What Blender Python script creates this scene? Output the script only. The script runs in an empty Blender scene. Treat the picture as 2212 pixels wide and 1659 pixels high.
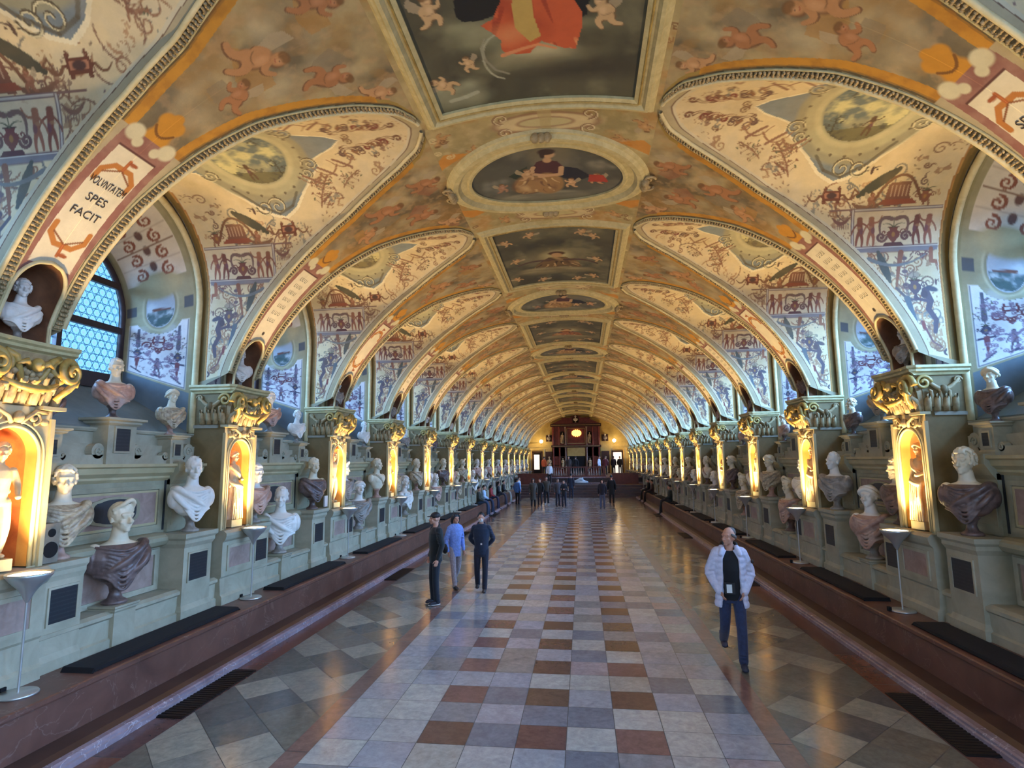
LAMP_W=85
WIN_L, WIN_R, RAKE_L, RAKE_R = 350, 2200, 260, 420
SKY, EXPO, BACK = 2.0, 0.0, 480
import bpy, bmesh, math, random
import numpy as np
from mathutils import Vector, Matrix, Euler
PI = math.pi
rnd = random.Random(7)
COL = bpy.context.scene.collection
Y0, PITCH = 9.15, 3.95           # pillar k=0 and the bay pitch
KMIN, KMAX = -2, 13
YEND = 62.0

# ------------------------------------------------------------------ materials
def lin(c):
    c = np.asarray(c, float) / 255.0
    return np.where(c <= 0.04045, c / 12.92, ((c + 0.055) / 1.055) ** 2.4)
def rgba(c): return (*lin(c), 1.0)
def new_mat(name):
    m = bpy.data.materials.new(name); m.use_nodes = True
    nt = m.node_tree; nt.nodes.clear()
    out = nt.nodes.new('ShaderNodeOutputMaterial')
    b = nt.nodes.new('ShaderNodeBsdfPrincipled')
    nt.links.new(b.outputs[0], out.inputs[0])
    return m, nt, b
def noise_node(nt, scale, detail=4, rough=.6, dist=0, coord='Object', stretch=None):
    tc = nt.nodes.new('ShaderNodeTexCoord')
    n = nt.nodes.new('ShaderNodeTexNoise')
    n.inputs['Scale'].default_value = scale; n.inputs['Detail'].default_value = detail
    n.inputs['Roughness'].default_value = rough; n.inputs['Distortion'].default_value = dist
    if stretch:
        mp = nt.nodes.new('ShaderNodeMapping'); mp.inputs['Scale'].default_value = stretch
        nt.links.new(tc.outputs[coord], mp.inputs[0]); nt.links.new(mp.outputs[0], n.inputs['Vector'])
    else:
        nt.links.new(tc.outputs[coord], n.inputs['Vector'])
    return n
def ramp(nt, src, stops):
    r = nt.nodes.new('ShaderNodeValToRGB'); e = r.color_ramp.elements
    while len(e) < len(stops): e.new(.5)
    for i, (p, c) in enumerate(stops):
        e[i].position = p; e[i].color = c if len(c) == 4 else rgba(c)
    nt.links.new(src, r.inputs[0]); return r
def mix(nt, a, b, fac, mode='MIX'):
    m = nt.nodes.new('ShaderNodeMix'); m.data_type = 'RGBA'; m.blend_type = mode
    def put(sock, v):
        if hasattr(v, 'links'): nt.links.new(v, sock)
        else: sock.default_value = v
    put(m.inputs[0], fac); put(m.inputs[6], a); put(m.inputs[7], b)
    return m.outputs[2]
def bump(nt, b, h, strength=.2, dist=.01):
    n = nt.nodes.new('ShaderNodeBump'); n.inputs['Strength'].default_value = strength
    n.inputs['Distance'].default_value = dist
    nt.links.new(h, n.inputs['Height']); nt.links.new(n.outputs[0], b.inputs['Normal'])
MATS = {}
def stone(name, c1, c2, scale=3, rough=.6, veins=None, bmp=.15, dist=0.6, spec=.5):
    m, nt, b = new_mat(name)
    n = noise_node(nt, scale, 6, .62, dist)
    r = ramp(nt, n.outputs[0], [(.3, c1), (.7, c2)])
    col = r.outputs[0]
    if veins:
        v = noise_node(nt, scale * .7, 5, .55, 2.2)
        vr = ramp(nt, v.outputs[0], [(.0, (0, 0, 0)), (.492, (0, 0, 0)), (.5, (255, 255, 255)), (.508, (0, 0, 0)), (1, (0, 0, 0))])
        col = mix(nt, col, rgba(veins), vr.outputs[0])
    nt.links.new(col, b.inputs['Base Color'])
    b.inputs['Roughness'].default_value = rough
    b.inputs['Specular IOR Level'].default_value = spec
    if bmp:
        n2 = noise_node(nt, scale * 14, 3, .6)
        bump(nt, b, n2.outputs[0], bmp, .004)
    MATS[name] = m; return m
def plain(name, c, rough=.7, metal=0, var=.0, scale=8, emis=None, estr=0, bmp=0, sheen=0):
    m, nt, b = new_mat(name)
    if var:
        n = noise_node(nt, scale, 4, .6)
        lo = [max(0, x * (1 - var)) for x in c]; hi = [min(255, x * (1 + var)) for x in c]
        r = ramp(nt, n.outputs[0], [(.3, lo), (.7, hi)]); nt.links.new(r.outputs[0], b.inputs['Base Color'])
        if bmp: bump(nt, b, n.outputs[0], bmp, .01)
    else: b.inputs['Base Color'].default_value = rgba(c)
    b.inputs['Roughness'].default_value = rough; b.inputs['Metallic'].default_value = metal
    if sheen: b.inputs['Sheen Weight'].default_value = sheen
    if emis:
        b.inputs['Emission Color'].default_value = rgba(emis); b.inputs['Emission Strength'].default_value = estr
    MATS[name] = m; return m
def fresco(name, rough=.8, var=.16, scale=5, bmp=.25, gloss=None):
    m, nt, b = new_mat(name)
    a = nt.nodes.new('ShaderNodeAttribute'); a.attribute_name = 'paint'
    n = noise_node(nt, scale, 6, .65)
    r = ramp(nt, n.outputs[0], [(.25, (1 - var,) * 3 + (1,)), (.75, (1 + var * .4,) * 3 + (1,))])
    nt.links.new(mix(nt, a.outputs['Color'], r.outputs[0], 1.0, 'MULTIPLY'), b.inputs['Base Color'])
    b.inputs['Roughness'].default_value = rough
    n2 = noise_node(nt, scale * 9, 3, .6); bump(nt, b, n2.outputs[0], bmp, .006)
    MATS[name] = m; return m

stone('dado_stone', (148, 142, 118), (178, 170, 144), 2.2, .6, bmp=.25)
stone('grey_stone', (138, 132, 106), (168, 160, 130), 2.5, .6, bmp=.2)
stone('pale_stone', (168, 154, 114), (196, 180, 138), 2.0, .55)
stone('pink_marble', (140, 116, 104), (172, 146, 132), 6, .45)
stone('red_marble', (84, 54, 44), (116, 78, 64), 1.3, .4, veins=(128, 100, 90), bmp=.08)
stone('red_tread', (62, 42, 34), (84, 58, 48), 1.6, .42, bmp=.08)
stone('purple_marble', (112, 92, 96), (158, 140, 146), 2.2, .35, veins=(205, 196, 200), bmp=.05)
stone('white_marble', (214, 206, 192), (238, 232, 220), 5, .42, bmp=.08)
stone('cream_marble', (206, 190, 158), (232, 218, 188), 5, .45, bmp=.08)
stone('grey_marble', (112, 102, 92), (172, 160, 146), 9, .4, bmp=.08)
stone('rose_marble', (150, 108, 92), (204, 170, 150), 7, .4, bmp=.08)
stone('statue_marble', (176, 150, 108), (206, 182, 138), 6, .45, bmp=.08)
stone('dark_marble', (66, 52, 48), (128, 104, 96), 9, .35, bmp=.08)
stone('onyx_marble', (120, 96, 74), (214, 196, 160), 6, .38, bmp=.05, dist=2.5)
stone('pillar_stucco', (112, 94, 58), (136, 116, 76), 3, .75, bmp=.3)
stone('grey_stucco', (150, 146, 128), (176, 170, 150), 3, .75, bmp=.3)
stone('sill_plaster', (100, 104, 100), (124, 128, 120), 2, .75)
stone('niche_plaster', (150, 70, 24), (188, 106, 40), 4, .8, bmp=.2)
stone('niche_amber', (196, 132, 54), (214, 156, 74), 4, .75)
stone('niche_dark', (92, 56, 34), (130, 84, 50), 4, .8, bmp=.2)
stone('moulding_stucco', (196, 178, 128), (222, 206, 160), 6, .7, bmp=.3)
stone('frame_stucco', (176, 160, 110), (206, 190, 138), 8, .6, bmp=.3)
stone('leaf_stucco', (138, 116, 78), (186, 162, 118), 12, .65, bmp=.3)
stone('gold_stucco', (138, 112, 54), (196, 164, 90), 8, .42, bmp=.3)
stone('slate', (34, 38, 42), (52, 56, 60), 5, .45, bmp=.05)
plain('window_wood', (52, 26, 22), .5, var=.15)
plain('black_cushion', (12, 10, 13), 1.0, var=.3, scale=30, bmp=.2)
plain('grate_black', (14, 10, 10), .6, .3)
plain('lamp_metal', (196, 196, 192), .3, .7)
plain('lamp_glow', (255, 240, 200), .5, emis=(255, 226, 160), estr=14)
plain('globe_glow', (255, 244, 214), .5, emis=(255, 232, 180), estr=4)
plain('ornament_lit_look', (255, 200, 110), .5, emis=(255, 190, 90), estr=3.2)  # warm emission stands in for lamplight falling on the gilded ornament
plain('door_glow', (250, 246, 235), .5, emis=(255, 244, 226), estr=1.0)
plain('speaker_grey', (120, 112, 96), .6, var=.1)
plain('card_white', (205, 198, 190), .6)
stone('portal_red', (92, 34, 26), (128, 54, 40), 3, .4)
stone('portal_dark', (40, 20, 16), (66, 34, 26), 3, .5)
stone('end_plaster', (176, 150, 84), (200, 176, 108), 2, .7)
plain('void_black', (10, 9, 10), .9)
stone('step_dark', (62, 50, 52), (86, 70, 70), 3, .4)
stone('parapet_red', (84, 40, 34), (108, 56, 46), 3, .4)
fresco('fresco')
fresco('canvas_oil', .55, .1, 7, .1)
def floor_mat():
    m, nt, b = new_mat('marble_tiles')
    a = nt.nodes.new('ShaderNodeAttribute'); a.attribute_name = 'paint'
    n = noise_node(nt, 3.2, 7, .68, 1.2)
    r = ramp(nt, n.outputs[0], [(.3, (.78, .78, .80, 1)), (.7, (1.12, 1.12, 1.1, 1))])
    n3 = noise_node(nt, 14, 5, .7, .5)
    r3 = ramp(nt, n3.outputs[0], [(.35, (.84, .84, .84, 1)), (.65, (1.08, 1.08, 1.08, 1))])
    c = mix(nt, a.outputs['Color'], r.outputs[0], 1.0, 'MULTIPLY')
    c = mix(nt, c, r3.outputs[0], 1.0, 'MULTIPLY')
    nt.links.new(c, b.inputs['Base Color'])
    rr = nt.nodes.new('ShaderNodeMapRange')
    nt.links.new(n.outputs[0], rr.inputs[0]); rr.inputs[1].default_value = .3; rr.inputs[2].default_value = .7
    rr.inputs[3].default_value = .13; rr.inputs[4].default_value = .26
    nt.links.new(rr.outputs[0], b.inputs['Roughness'])
    n2 = noise_node(nt, 1.6, 3, .6); bump(nt, b, n2.outputs[0], .12, .02)
    MATS['marble_tiles'] = m
floor_mat()
def pane_mat():
    m = bpy.data.materials.new('roundel_glass'); m.use_nodes = True; nt = m.node_tree; nt.nodes.clear()
    out = nt.nodes.new('ShaderNodeOutputMaterial')
    a = nt.nodes.new('ShaderNodeAttribute'); a.attribute_name = 'paint'
    t = nt.nodes.new('ShaderNodeBsdfTransparent'); g = nt.nodes.new('ShaderNodeBsdfGlossy'); g.inputs['Roughness'].default_value = .15
    mx = nt.nodes.new('ShaderNodeMixShader'); mx.inputs[0].default_value = .06
    nt.links.new(a.outputs['Color'], t.inputs['Color'])
    nt.links.new(t.outputs[0], mx.inputs[1]); nt.links.new(g.outputs[0], mx.inputs[2]); nt.links.new(mx.outputs[0], out.inputs[0])
    MATS['roundel_glass'] = m
pane_mat()
def plaque_mat():
    m, nt, b = new_mat('inscribed_slate')
    tc = nt.nodes.new('ShaderNodeTexCoord')
    sp = nt.nodes.new('ShaderNodeSeparateXYZ'); nt.links.new(tc.outputs['Object'], sp.inputs[0])
    w = nt.nodes.new('ShaderNodeMath'); w.operation = 'SINE'
    ml = nt.nodes.new('ShaderNodeMath'); ml.operation = 'MULTIPLY'; ml.inputs[1].default_value = 2 * PI / .045
    nt.links.new(sp.outputs[2], ml.inputs[0]); nt.links.new(ml.outputs[0], w.inputs[0])
    n = noise_node(nt, 60, 1, .5, 0, stretch=(1, 1, .15))
    s = nt.nodes.new('ShaderNodeMath'); s.operation = 'MULTIPLY'
    nt.links.new(w.outputs[0], s.inputs[0]); nt.links.new(n.outputs[0], s.inputs[1])
    r = ramp(nt, s.outputs[0], [(0, (30, 34, 38)), (.40, (36, 40, 44)), (.5, (43, 47, 49))])
    nt.links.new(r.outputs[0], b.inputs['Base Color']); b.inputs['Roughness'].default_value = .45
    MATS['inscribed_slate'] = m
plaque_mat()

# ------------------------------------------------------------------ scene-graph helpers
def tag(o, label=None, cat=None, group=None, kind=None):
    if label: o['label'] = label
    if cat: o['category'] = cat
    if group: o['group'] = group
    if kind: o['kind'] = kind
    return o
def M(mat):
    return MATS[mat] if isinstance(mat, str) else mat
def obj(name, me, mat=None, parent=None, loc=None, rotz=None, scale=None):
    o = bpy.data.objects.new(name, me); COL.objects.link(o)
    if mat is not None and me is not None and len(me.materials) == 0: me.materials.append(M(mat))
    if parent: o.parent = parent
    if loc is not None: o.location = loc
    if rotz is not None: o.rotation_euler = (0, 0, rotz)
    if scale is not None: o.scale = scale
    return o
def thing(name, label, cat, loc=(0, 0, 0), rotz=0, group=None, scale=None):
    o = bpy.data.objects.new(name, None); COL.objects.link(o)
    o.location = loc; o.rotation_euler = (0, 0, rotz); o.empty_display_size = .1
    if scale: o.scale = scale
    return tag(o, label, cat, group)
def copy_tree(o, parent=None):
    c = o.copy(); COL.objects.link(c)
    if parent: c.parent = parent
    for ch in list(o.children): copy_tree(ch, c)
    return c
def struct(name, me, mat=None, **k):
    return tag(obj(name, me, mat, **k), kind='structure')
ORD = ['first', 'second', 'third', 'fourth', 'fifth', 'sixth', 'seventh', 'eighth', 'ninth', 'tenth', 'eleventh', 'twelfth', 'thirteenth', 'fourteenth', 'fifteenth', 'sixteenth', 'seventeenth']

# ------------------------------------------------------------------ mesh helpers
class MB:
    """collects quads, boxes, tubes, lathes and grids and makes one mesh"""
    def __init__(s): s.v = []; s.f = []; s.m = []; s.mats = []; s.mi = 0; s.n = 0; s.sm = []
    def use(s, mat):
        if mat not in s.mats: s.mats.append(mat)
        s.mi = s.mats.index(mat); return s
    def add(s, V, F, smooth=False):
        V = np.asarray(V, float).reshape(-1, 3); b = s.n
        s.v.append(V); s.n += len(V)
        for f in F: s.f.append([i + b for i in f]); s.m.append(s.mi); s.sm.append(smooth)
        return s
    def box(s, x0, x1, y0, y1, z0, z1):
        V = [(x, y, z) for x in (x0, x1) for y in (y0, y1) for z in (z0, z1)]
        return s.add(V, [(0, 1, 3, 2), (4, 6, 7, 5), (0, 4, 5, 1), (2, 3, 7, 6), (0, 2, 6, 4), (1, 5, 7, 3)])
    def grid(s, P, smooth=True, close_u=False, close_v=False):
        P = np.asarray(P, float); n, m = P.shape[:2]; F = []
        for i in range(n if close_u else n - 1):
            for j in range(m if close_v else m - 1):
                a, b2 = i, (i + 1) % n; c, d = j, (j + 1) % m
                F.append((a * m + c, b2 * m + c, b2 * m + d, a * m + d))
        return s.add(P, F, smooth)
    def lathe(s, prof, n=20, c=(0, 0, 0), smooth=True, sy=1.0):
        t = np.linspace(0, 2 * PI, n, endpoint=False); P = np.zeros((n, len(prof), 3))
        for j, (r, z) in enumerate(prof):
            P[:, j, 0] = c[0] + r * np.cos(t); P[:, j, 1] = c[1] + r * np.sin(t) * sy; P[:, j, 2] = c[2] + z
        return s.grid(P, smooth, close_u=True)
    def tube(s, pts, r, n=8, closed=False, caps=True):
        pts = [np.asarray(p, float) for p in pts]; k = len(pts)
        rr = r if hasattr(r, '__len__') else [r] * k
        P = np.zeros((k, n, 3)); up = np.array([0, 0, 1.]); prev = None
        for i in range(k):
            a = pts[(i - 1) % k] if (closed or i > 0) else pts[i]; b = pts[(i + 1) % k] if (closed or i < k - 1) else pts[i]
            d = b - a; d = d / (np.linalg.norm(d) + 1e-9)
            if prev is None:
                x = np.cross(d, up)
                if np.linalg.norm(x) < .1: x = np.cross(d, [1, 0, 0])
            else: x = prev - d * (prev @ d)
            x = x / (np.linalg.norm(x) + 1e-9); prev = x; y = np.cross(d, x)
            for j in range(n):
                t = 2 * PI * j / n; P[i, j] = pts[i] + rr[i] * (math.cos(t) * x + math.sin(t) * y)
        s.grid(P, True, close_u=closed, close_v=True)
        if caps and not closed:
            b = s.n - k * n
            s.f.append([b + j for j in range(n)]); s.m.append(s.mi); s.sm.append(False)
            s.f.append([b + (k - 1) * n + j for j in reversed(range(n))]); s.m.append(s.mi); s.sm.append(False)
        return s
    def ell(s, c, r, n=10, m=7, rot=None):
        u = np.linspace(0, 2 * PI, n, endpoint=False); v = np.linspace(.001, PI - .001, m)
        P = np.zeros((n, m, 3))
        P[..., 0] = np.outer(np.cos(u), np.sin(v)) * r[0]; P[..., 1] = np.outer(np.sin(u), np.sin(v)) * r[1]; P[..., 2] = np.outer(np.ones(n), -np.cos(v)) * r[2]
        if rot is not None:
            R = np.array(Euler(rot).to_matrix()); P = P @ R.T
        P += np.asarray(c, float)
        return s.grid(P, True, close_u=True)
    def prism(s, poly, y0, y1):
        """poly in (x,z), extruded along y"""
        n = len(poly); V = [(x, y0, z) for x, z in poly] + [(x, y1, z) for x, z in poly]
        F = [(i, (i + 1) % n, n + (i + 1) % n, n + i) for i in range(n)] + [tuple(range(n))[::-1], tuple(range(n, 2 * n))]
        return s.add(V, F)
    def build(s, name):
        me = bpy.data.meshes.new(name)
        V = np.concatenate(s.v) if s.v else np.zeros((0, 3))
        me.from_pydata(V.tolist(), [], s.f)
        for mt in (s.mats or []): me.materials.append(M(mt))
        me.polygons.foreach_set('material_index', s.m); me.polygons.foreach_set('use_smooth', s.sm)
        me.update(); return me
def fix_normals(me):
    bm = bmesh.new(); bm.from_mesh(me); bmesh.ops.recalc_face_normals(bm, faces=bm.faces); bm.to_mesh(me); bm.free(); return me
def grid_mesh(name, P, mat, colors=None, smooth=True):
    n, m = P.shape[:2]
    me = bpy.data.meshes.new(name)
    i, j = np.meshgrid(np.arange(n - 1), np.arange(m - 1), indexing='ij')
    q = np.stack([i * m + j, (i + 1) * m + j, (i + 1) * m + j + 1, i * m + j + 1], -1).reshape(-1, 4)
    me.vertices.add(n * m); me.vertices.foreach_set('co', P.reshape(-1).astype(np.float32))
    me.loops.add(q.size); me.loops.foreach_set('vertex_index', q.reshape(-1).astype(np.int32))
    me.polygons.add(len(q)); me.polygons.foreach_set('loop_start', np.arange(0, q.size, 4, dtype=np.int32))
    me.polygons.foreach_set('loop_total', np.full(len(q), 4, np.int32))
    me.polygons.foreach_set('use_smooth', np.full(len(q), smooth))
    me.materials.append(M(mat)); me.update(calc_edges=True); me.validate()
    if colors is not None:
        at = me.color_attributes.new('paint', 'FLOAT_COLOR', 'POINT')
        c = np.ones((n * m, 4), np.float32); c[:, :3] = colors.reshape(-1, 3)
        at.data.foreach_set('color', c.reshape(-1))
    return me
# ------------------------------------------------------------------ painting on vertex grids
class Paint:
    def __init__(s, U, V, base, seed=1):
        s.shape = U.shape; s.U = U.ravel(); s.V = V.ravel()
        s.C = np.tile(lin(base), (s.U.size, 1)); s.rng = np.random.RandomState(seed); s.clip = None
    def _b(s, idx, al, col):
        if s.clip is not None: al = al * s.clip[idx]
        s.C[idx] = s.C[idx] * (1 - al[:, None]) + lin(col) * al[:, None]
    def box(s, x0, x1, y0, y1): return np.nonzero((s.U >= x0) & (s.U <= x1) & (s.V >= y0) & (s.V <= y1))[0]
    def ell(s, c, rx, ry, col, rot=0, a=1., soft=.15):
        r = max(rx, ry) * (1 + soft) + .02; i = s.box(c[0] - r, c[0] + r, c[1] - r, c[1] + r)
        if not i.size: return
        u = s.U[i] - c[0]; v = s.V[i] - c[1]; cc, sn = math.cos(rot), math.sin(rot)
        d = np.sqrt(((u * cc + v * sn) / rx) ** 2 + ((-u * sn + v * cc) / ry) ** 2)
        s._b(i, np.clip((1 + soft - d) / (2 * soft), 0, 1) * a, col)
    def line(s, pts, w, col, a=1., w2=None):
        if w2 is None: w2 = w
        k = max(1, len(pts) - 1)
        for n in range(len(pts) - 1):
            p, q = pts[n], pts[n + 1]; wa = w + (w2 - w) * n / k; wb = w + (w2 - w) * (n + 1) / k
            W = max(wa, wb) + .012
            i = s.box(min(p[0], q[0]) - W, max(p[0], q[0]) + W, min(p[1], q[1]) - W, max(p[1], q[1]) + W)
            if not i.size: continue
            dx, dy = q[0] - p[0], q[1] - p[1]; L = dx * dx + dy * dy + 1e-12
            t = np.clip(((s.U[i] - p[0]) * dx + (s.V[i] - p[1]) * dy) / L, 0, 1)
            d = np.hypot(s.U[i] - p[0] - t * dx, s.V[i] - p[1] - t * dy); ww = wa + (wb - wa) * t
            s._b(i, np.clip((ww - d) / .008 + .5, 0, 1) * a, col)
    def poly(s, pts, col, a=1.):
        xs = [p[0] for p in pts]; ys = [p[1] for p in pts]; i = s.box(min(xs), max(xs), min(ys), max(ys))
        if not i.size: return
        u, v = s.U[i], s.V[i]; ins = np.zeros(i.size, bool); n = len(pts); j = n - 1
        for k in range(n):
            xi, yi = pts[k]; xj, yj = pts[j]
            ins ^= ((yi > v) != (yj > v)) & (u < (xj - xi) * (v - yi) / (yj - yi + 1e-12) + xi); j = k
        s._b(i, ins.astype(float) * a, col)
    def noise(s, scale, seed=0, octs=3):
        out = np.zeros(s.U.size); amp = 1; tot = 0
        for o in range(octs):
            rng = np.random.RandomState(seed + o); T = rng.rand(64, 64)
            x = s.U * scale + 100 + o * 7.3; y = s.V * scale + 100 + o * 3.1
            xi = np.floor(x).astype(int); yi = np.floor(y).astype(int); fx = x - xi; fy = y - yi
            fx = fx * fx * (3 - 2 * fx); fy = fy * fy * (3 - 2 * fy)
            g = lambda a, b: T[a % 64, b % 64]
            out += amp * (g(xi, yi) * (1 - fx) * (1 - fy) + g(xi + 1, yi) * fx * (1 - fy) + g(xi, yi + 1) * (1 - fx) * fy + g(xi + 1, yi + 1) * fx * fy)
            tot += amp; amp *= .5; scale *= 2
        return out / tot
    def mottle(s, scale, col, amt, seed=0, lo=.45, hi=.75, mask=None):
        al = np.clip((s.noise(scale, seed, 4) - lo) / (hi - lo), 0, 1) * amt
        if mask is not None: al = al * mask
        s._b(np.arange(s.U.size), al, col)
    def colors(s): return s.C.reshape(*s.shape, 3)
def frame2d(cx, cy, sc=1., ax=(1, 0), ay=(0, 1), rot=0):
    """motif coordinates (x right, y up) -> canvas coordinates"""
    c, n = math.cos(rot), math.sin(rot)
    return lambda x, y: (cx + sc * ((x * c - y * n) * ax[0] + (x * n + y * c) * ay[0]), cy + sc * ((x * c - y * n) * ax[1] + (x * n + y * c) * ay[1]))
def spiral(T, cx, cy, r, a0, turns, n=22, shrink=.12):
    return [T(cx + r * (1 - (1 - shrink) * k / n) * math.cos(a0 + 2 * PI * turns * k / n), cy + r * (1 - (1 - shrink) * k / n) * math.sin(a0 + 2 * PI * turns * k / n)) for k in range(n + 1)]
def bez(T, p0, p1, p2, n=10):
    return [T((1 - t) ** 2 * p0[0] + 2 * t * (1 - t) * p1[0] + t * t * p2[0], (1 - t) ** 2 * p0[1] + 2 * t * (1 - t) * p1[1] + t * t * p2[1]) for t in np.linspace(0, 1, n)]
FLESH = (176, 132, 88); BRN = (122, 84, 58); DRK = (84, 60, 52); RED = (128, 66, 50); OCH = (184, 136, 58); BLU = (118, 130, 138); GRN = (98, 96, 70); PUR = (116, 78, 82)
def m_scroll(P, T, sc, col=BRN, w=.05):
    P.line(spiral(T, 0, 0, .5, -PI / 2, 1.6), w * sc, col, w2=w * sc * .5)
    P.line(bez(T, (0, -.5), (.8, -.6), (1.2, 0)), w * sc, col, w2=w * sc * .4)
    for k in range(3): P.ell(T(.3 + .3 * k, -.62 + .2 * k), .1 * sc, .05 * sc, col, a=.8)
def m_vase(P, T, sc, col=BRN):
    P.poly([T(-.12, 0), T(.12, 0), T(.05, .12), T(.28, .4), T(.3, .62), T(.16, .7), T(.22, .85), T(-.22, .85), T(-.16, .7), T(-.3, .62), T(-.28, .4), T(-.05, .12)], col)
    P.line([T(-.24, .85), T(.24, .85)], .03 * sc, DRK); P.ell(T(0, .5), .12 * sc, .08 * sc, OCH, a=.6)
    for s in (-1, 1):
        P.line(spiral(T, s * .42, .6, .16, 0, 1.1 * s), .025 * sc, col)
        P.line(bez(T, (0, .85), (s * .25, 1.1), (s * .5, 1.0)), .03 * sc, GRN, w2=.008 * sc)
    P.line([T(0, .85), T(0, 1.3)], .02 * sc, GRN)
def m_figure(P, T, sc, col=BRN, flip=1, lift=1):
    f = flip
    P.ell(T(0, .88), .07 * sc, .09 * sc, col); P.line([T(0, .8), T(.03 * f, .45)], .09 * sc, col, w2=.08 * sc)
    P.line(bez(T, (.02 * f, .45), (.12 * f, .25), (.06 * f, 0)), .06 * sc, col, w2=.03 * sc)
    P.line(bez(T, (-.02 * f, .45), (-.1 * f, .25), (-.12 * f, .02)), .055 * sc, col, w2=.03 * sc)
    P.line(bez(T, (.04 * f, .75), (.25 * f, .7), (.32 * f, .95 if lift else .5)), .03 * sc, col, w2=.02 * sc)
    P.line(bez(T, (-.04 * f, .75), (-.22 * f, .6), (-.25 * f, .4)), .03 * sc, col, w2=.02 * sc)
    P.ell(T(-.03 * f, .6), .04 * sc, .09 * sc, FLESH, a=.5); P.ell(T(.06 * f, .5), .11 * sc, .06 * sc, PUR, a=.7)
def m_putto(P, T, sc, col=FLESH, flip=1, shade=(132, 92, 60)):
    f = flip; hi = tuple(min(255, c + 26) for c in col)
    P.poly([T(-.06 * f, .6), T(-.34 * f, .98), T(-.46 * f, .82), T(-.4 * f, .62), T(-.2 * f, .48)], (170, 152, 120), .8)
    for k, (c2, d, g) in enumerate(((shade, .025, 1.12), (col, 0, 1.0))):
        P.line(bez(T, (.04 * f + d, .34 - d), (.3 * f, .34 - d), (.2 * f, .06 - d)), .085 * sc * g, c2, w2=.05 * sc * g)
        P.line(bez(T, (-.06 * f + d, .32 - d), (-.02 * f, .1 - d), (-.24 * f, .06 - d)), .085 * sc * g, c2, w2=.045 * sc * g)
        P.ell(T(.0 + d, .48 - d), .15 * sc * g, .21 * sc * g, c2); P.ell(T(-.01 + d, .36 - d), .16 * sc * g, .13 * sc * g, c2)
        P.line(bez(T, (.1 * f + d, .62 - d), (.28 * f, .5 - d), (.3 * f, .72 - d)), .058 * sc * g, c2, w2=.04 * sc * g)
        P.line(bez(T, (-.1 * f + d, .6 - d), (-.24 * f, .44 - d), (-.06 * f, .4 - d)), .055 * sc * g, c2, w2=.035 * sc * g)
        P.ell(T(.03 * f + d, .78 - d), .12 * sc * g, .13 * sc * g, c2)
    P.ell(T(.0 * f, .86), .12 * sc, .08 * sc, (112, 80, 46), a=.85); P.ell(T(.05 * f, .52), .07 * sc, .1 * sc, hi, a=.6, soft=.5); P.ell(T(.06 * f, .77), .05 * sc, .05 * sc, hi, a=.6, soft=.5)
    P.ell(T(.07 * f, .79), .014 * sc, .01 * sc, DRK, a=.8); P.line([T(.03 * f, .72), T(.09 * f, .73)], .008 * sc, (150, 70, 56), .8); P.line(bez(T, (-.12 * f, .42), (0, .34), (.12 * f, .42)), .01 * sc, shade, .6)
def m_garland(P, p, q, sag, w, col, n=9, ax=(0, -1)):
    pts = [(p[0] + (q[0] - p[0]) * t + ax[0] * sag * 4 * t * (1 - t), p[1] + (q[1] - p[1]) * t + ax[1] * sag * 4 * t * (1 - t)) for t in np.linspace(0, 1, n)]
    for k in range(n - 1):
        ww = w * (.35 + math.sin(PI * (k + .5) / (n - 1))); P.line([pts[k], pts[k + 1]], ww, col)
    return pts
def m_tree(P, T, sc, col=BRN, n=34, seed=3):
    r = random.Random(seed); P.line(bez(T, (0, 0), (.1, .5), (-.05, 1)), .02 * sc, col)
    for k in range(n):
        y = .15 + .85 * k / n; x = r.uniform(-.35, .35) * (1.1 - abs(y - .5))
        P.line([T(0, y - .06), T(x, y)], .008 * sc, col); P.ell(T(x, y), .05 * sc, .022 * sc, col if r.random() < .7 else GRN, rot=r.uniform(0, 3))
def m_bird(P, T, sc, col=DRK):
    P.ell(T(0, 0), .3 * sc, .1 * sc, col); P.line(bez(T, (0, .05), (.2, .3), (.5, .25)), .06 * sc, col, w2=.01 * sc); P.ell(T(.3, .08), .07 * sc, .07 * sc, col)
    P.line([T(-.25, 0), T(-.6, -.1)], .04 * sc, col, w2=.01 * sc)
def m_mask(P, T, sc, col=PUR):
    P.poly([T(-.3, .3), T(.3, .3), T(.22, -.1), T(0, -.4), T(-.22, -.1)], col)
    for s in (-1, 1):
        P.line(spiral(T, s * .42, .22, .26, 0 if s > 0 else PI, 1.2 * s), .06 * sc, col, w2=.03 * sc); P.ell(T(s * .12, .1), .05 * sc, .03 * sc, (222, 206, 176))
    P.line([T(0, .1), T(0, -.15)], .02 * sc, DRK)
def m_plaque(P, T, sc, col=PUR, paper=(214, 206, 186)):
    P.poly([T(-.62, -.32), T(.62, -.32), T(.62, .32), T(-.62, .32)], col); P.poly([T(-.48, -.18), T(.48, -.18), T(.48, .18), T(-.48, .18)], paper)
    for s in (-1, 1):
        P.poly([T(s * .62, -.1), T(s * .95, 0), T(s * .62, .1)], col)
        for t in (-1, 1): P.line(spiral(T, s * .5, t * .42, .13, PI / 2, s * 1.1), .04 * sc, col)

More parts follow.
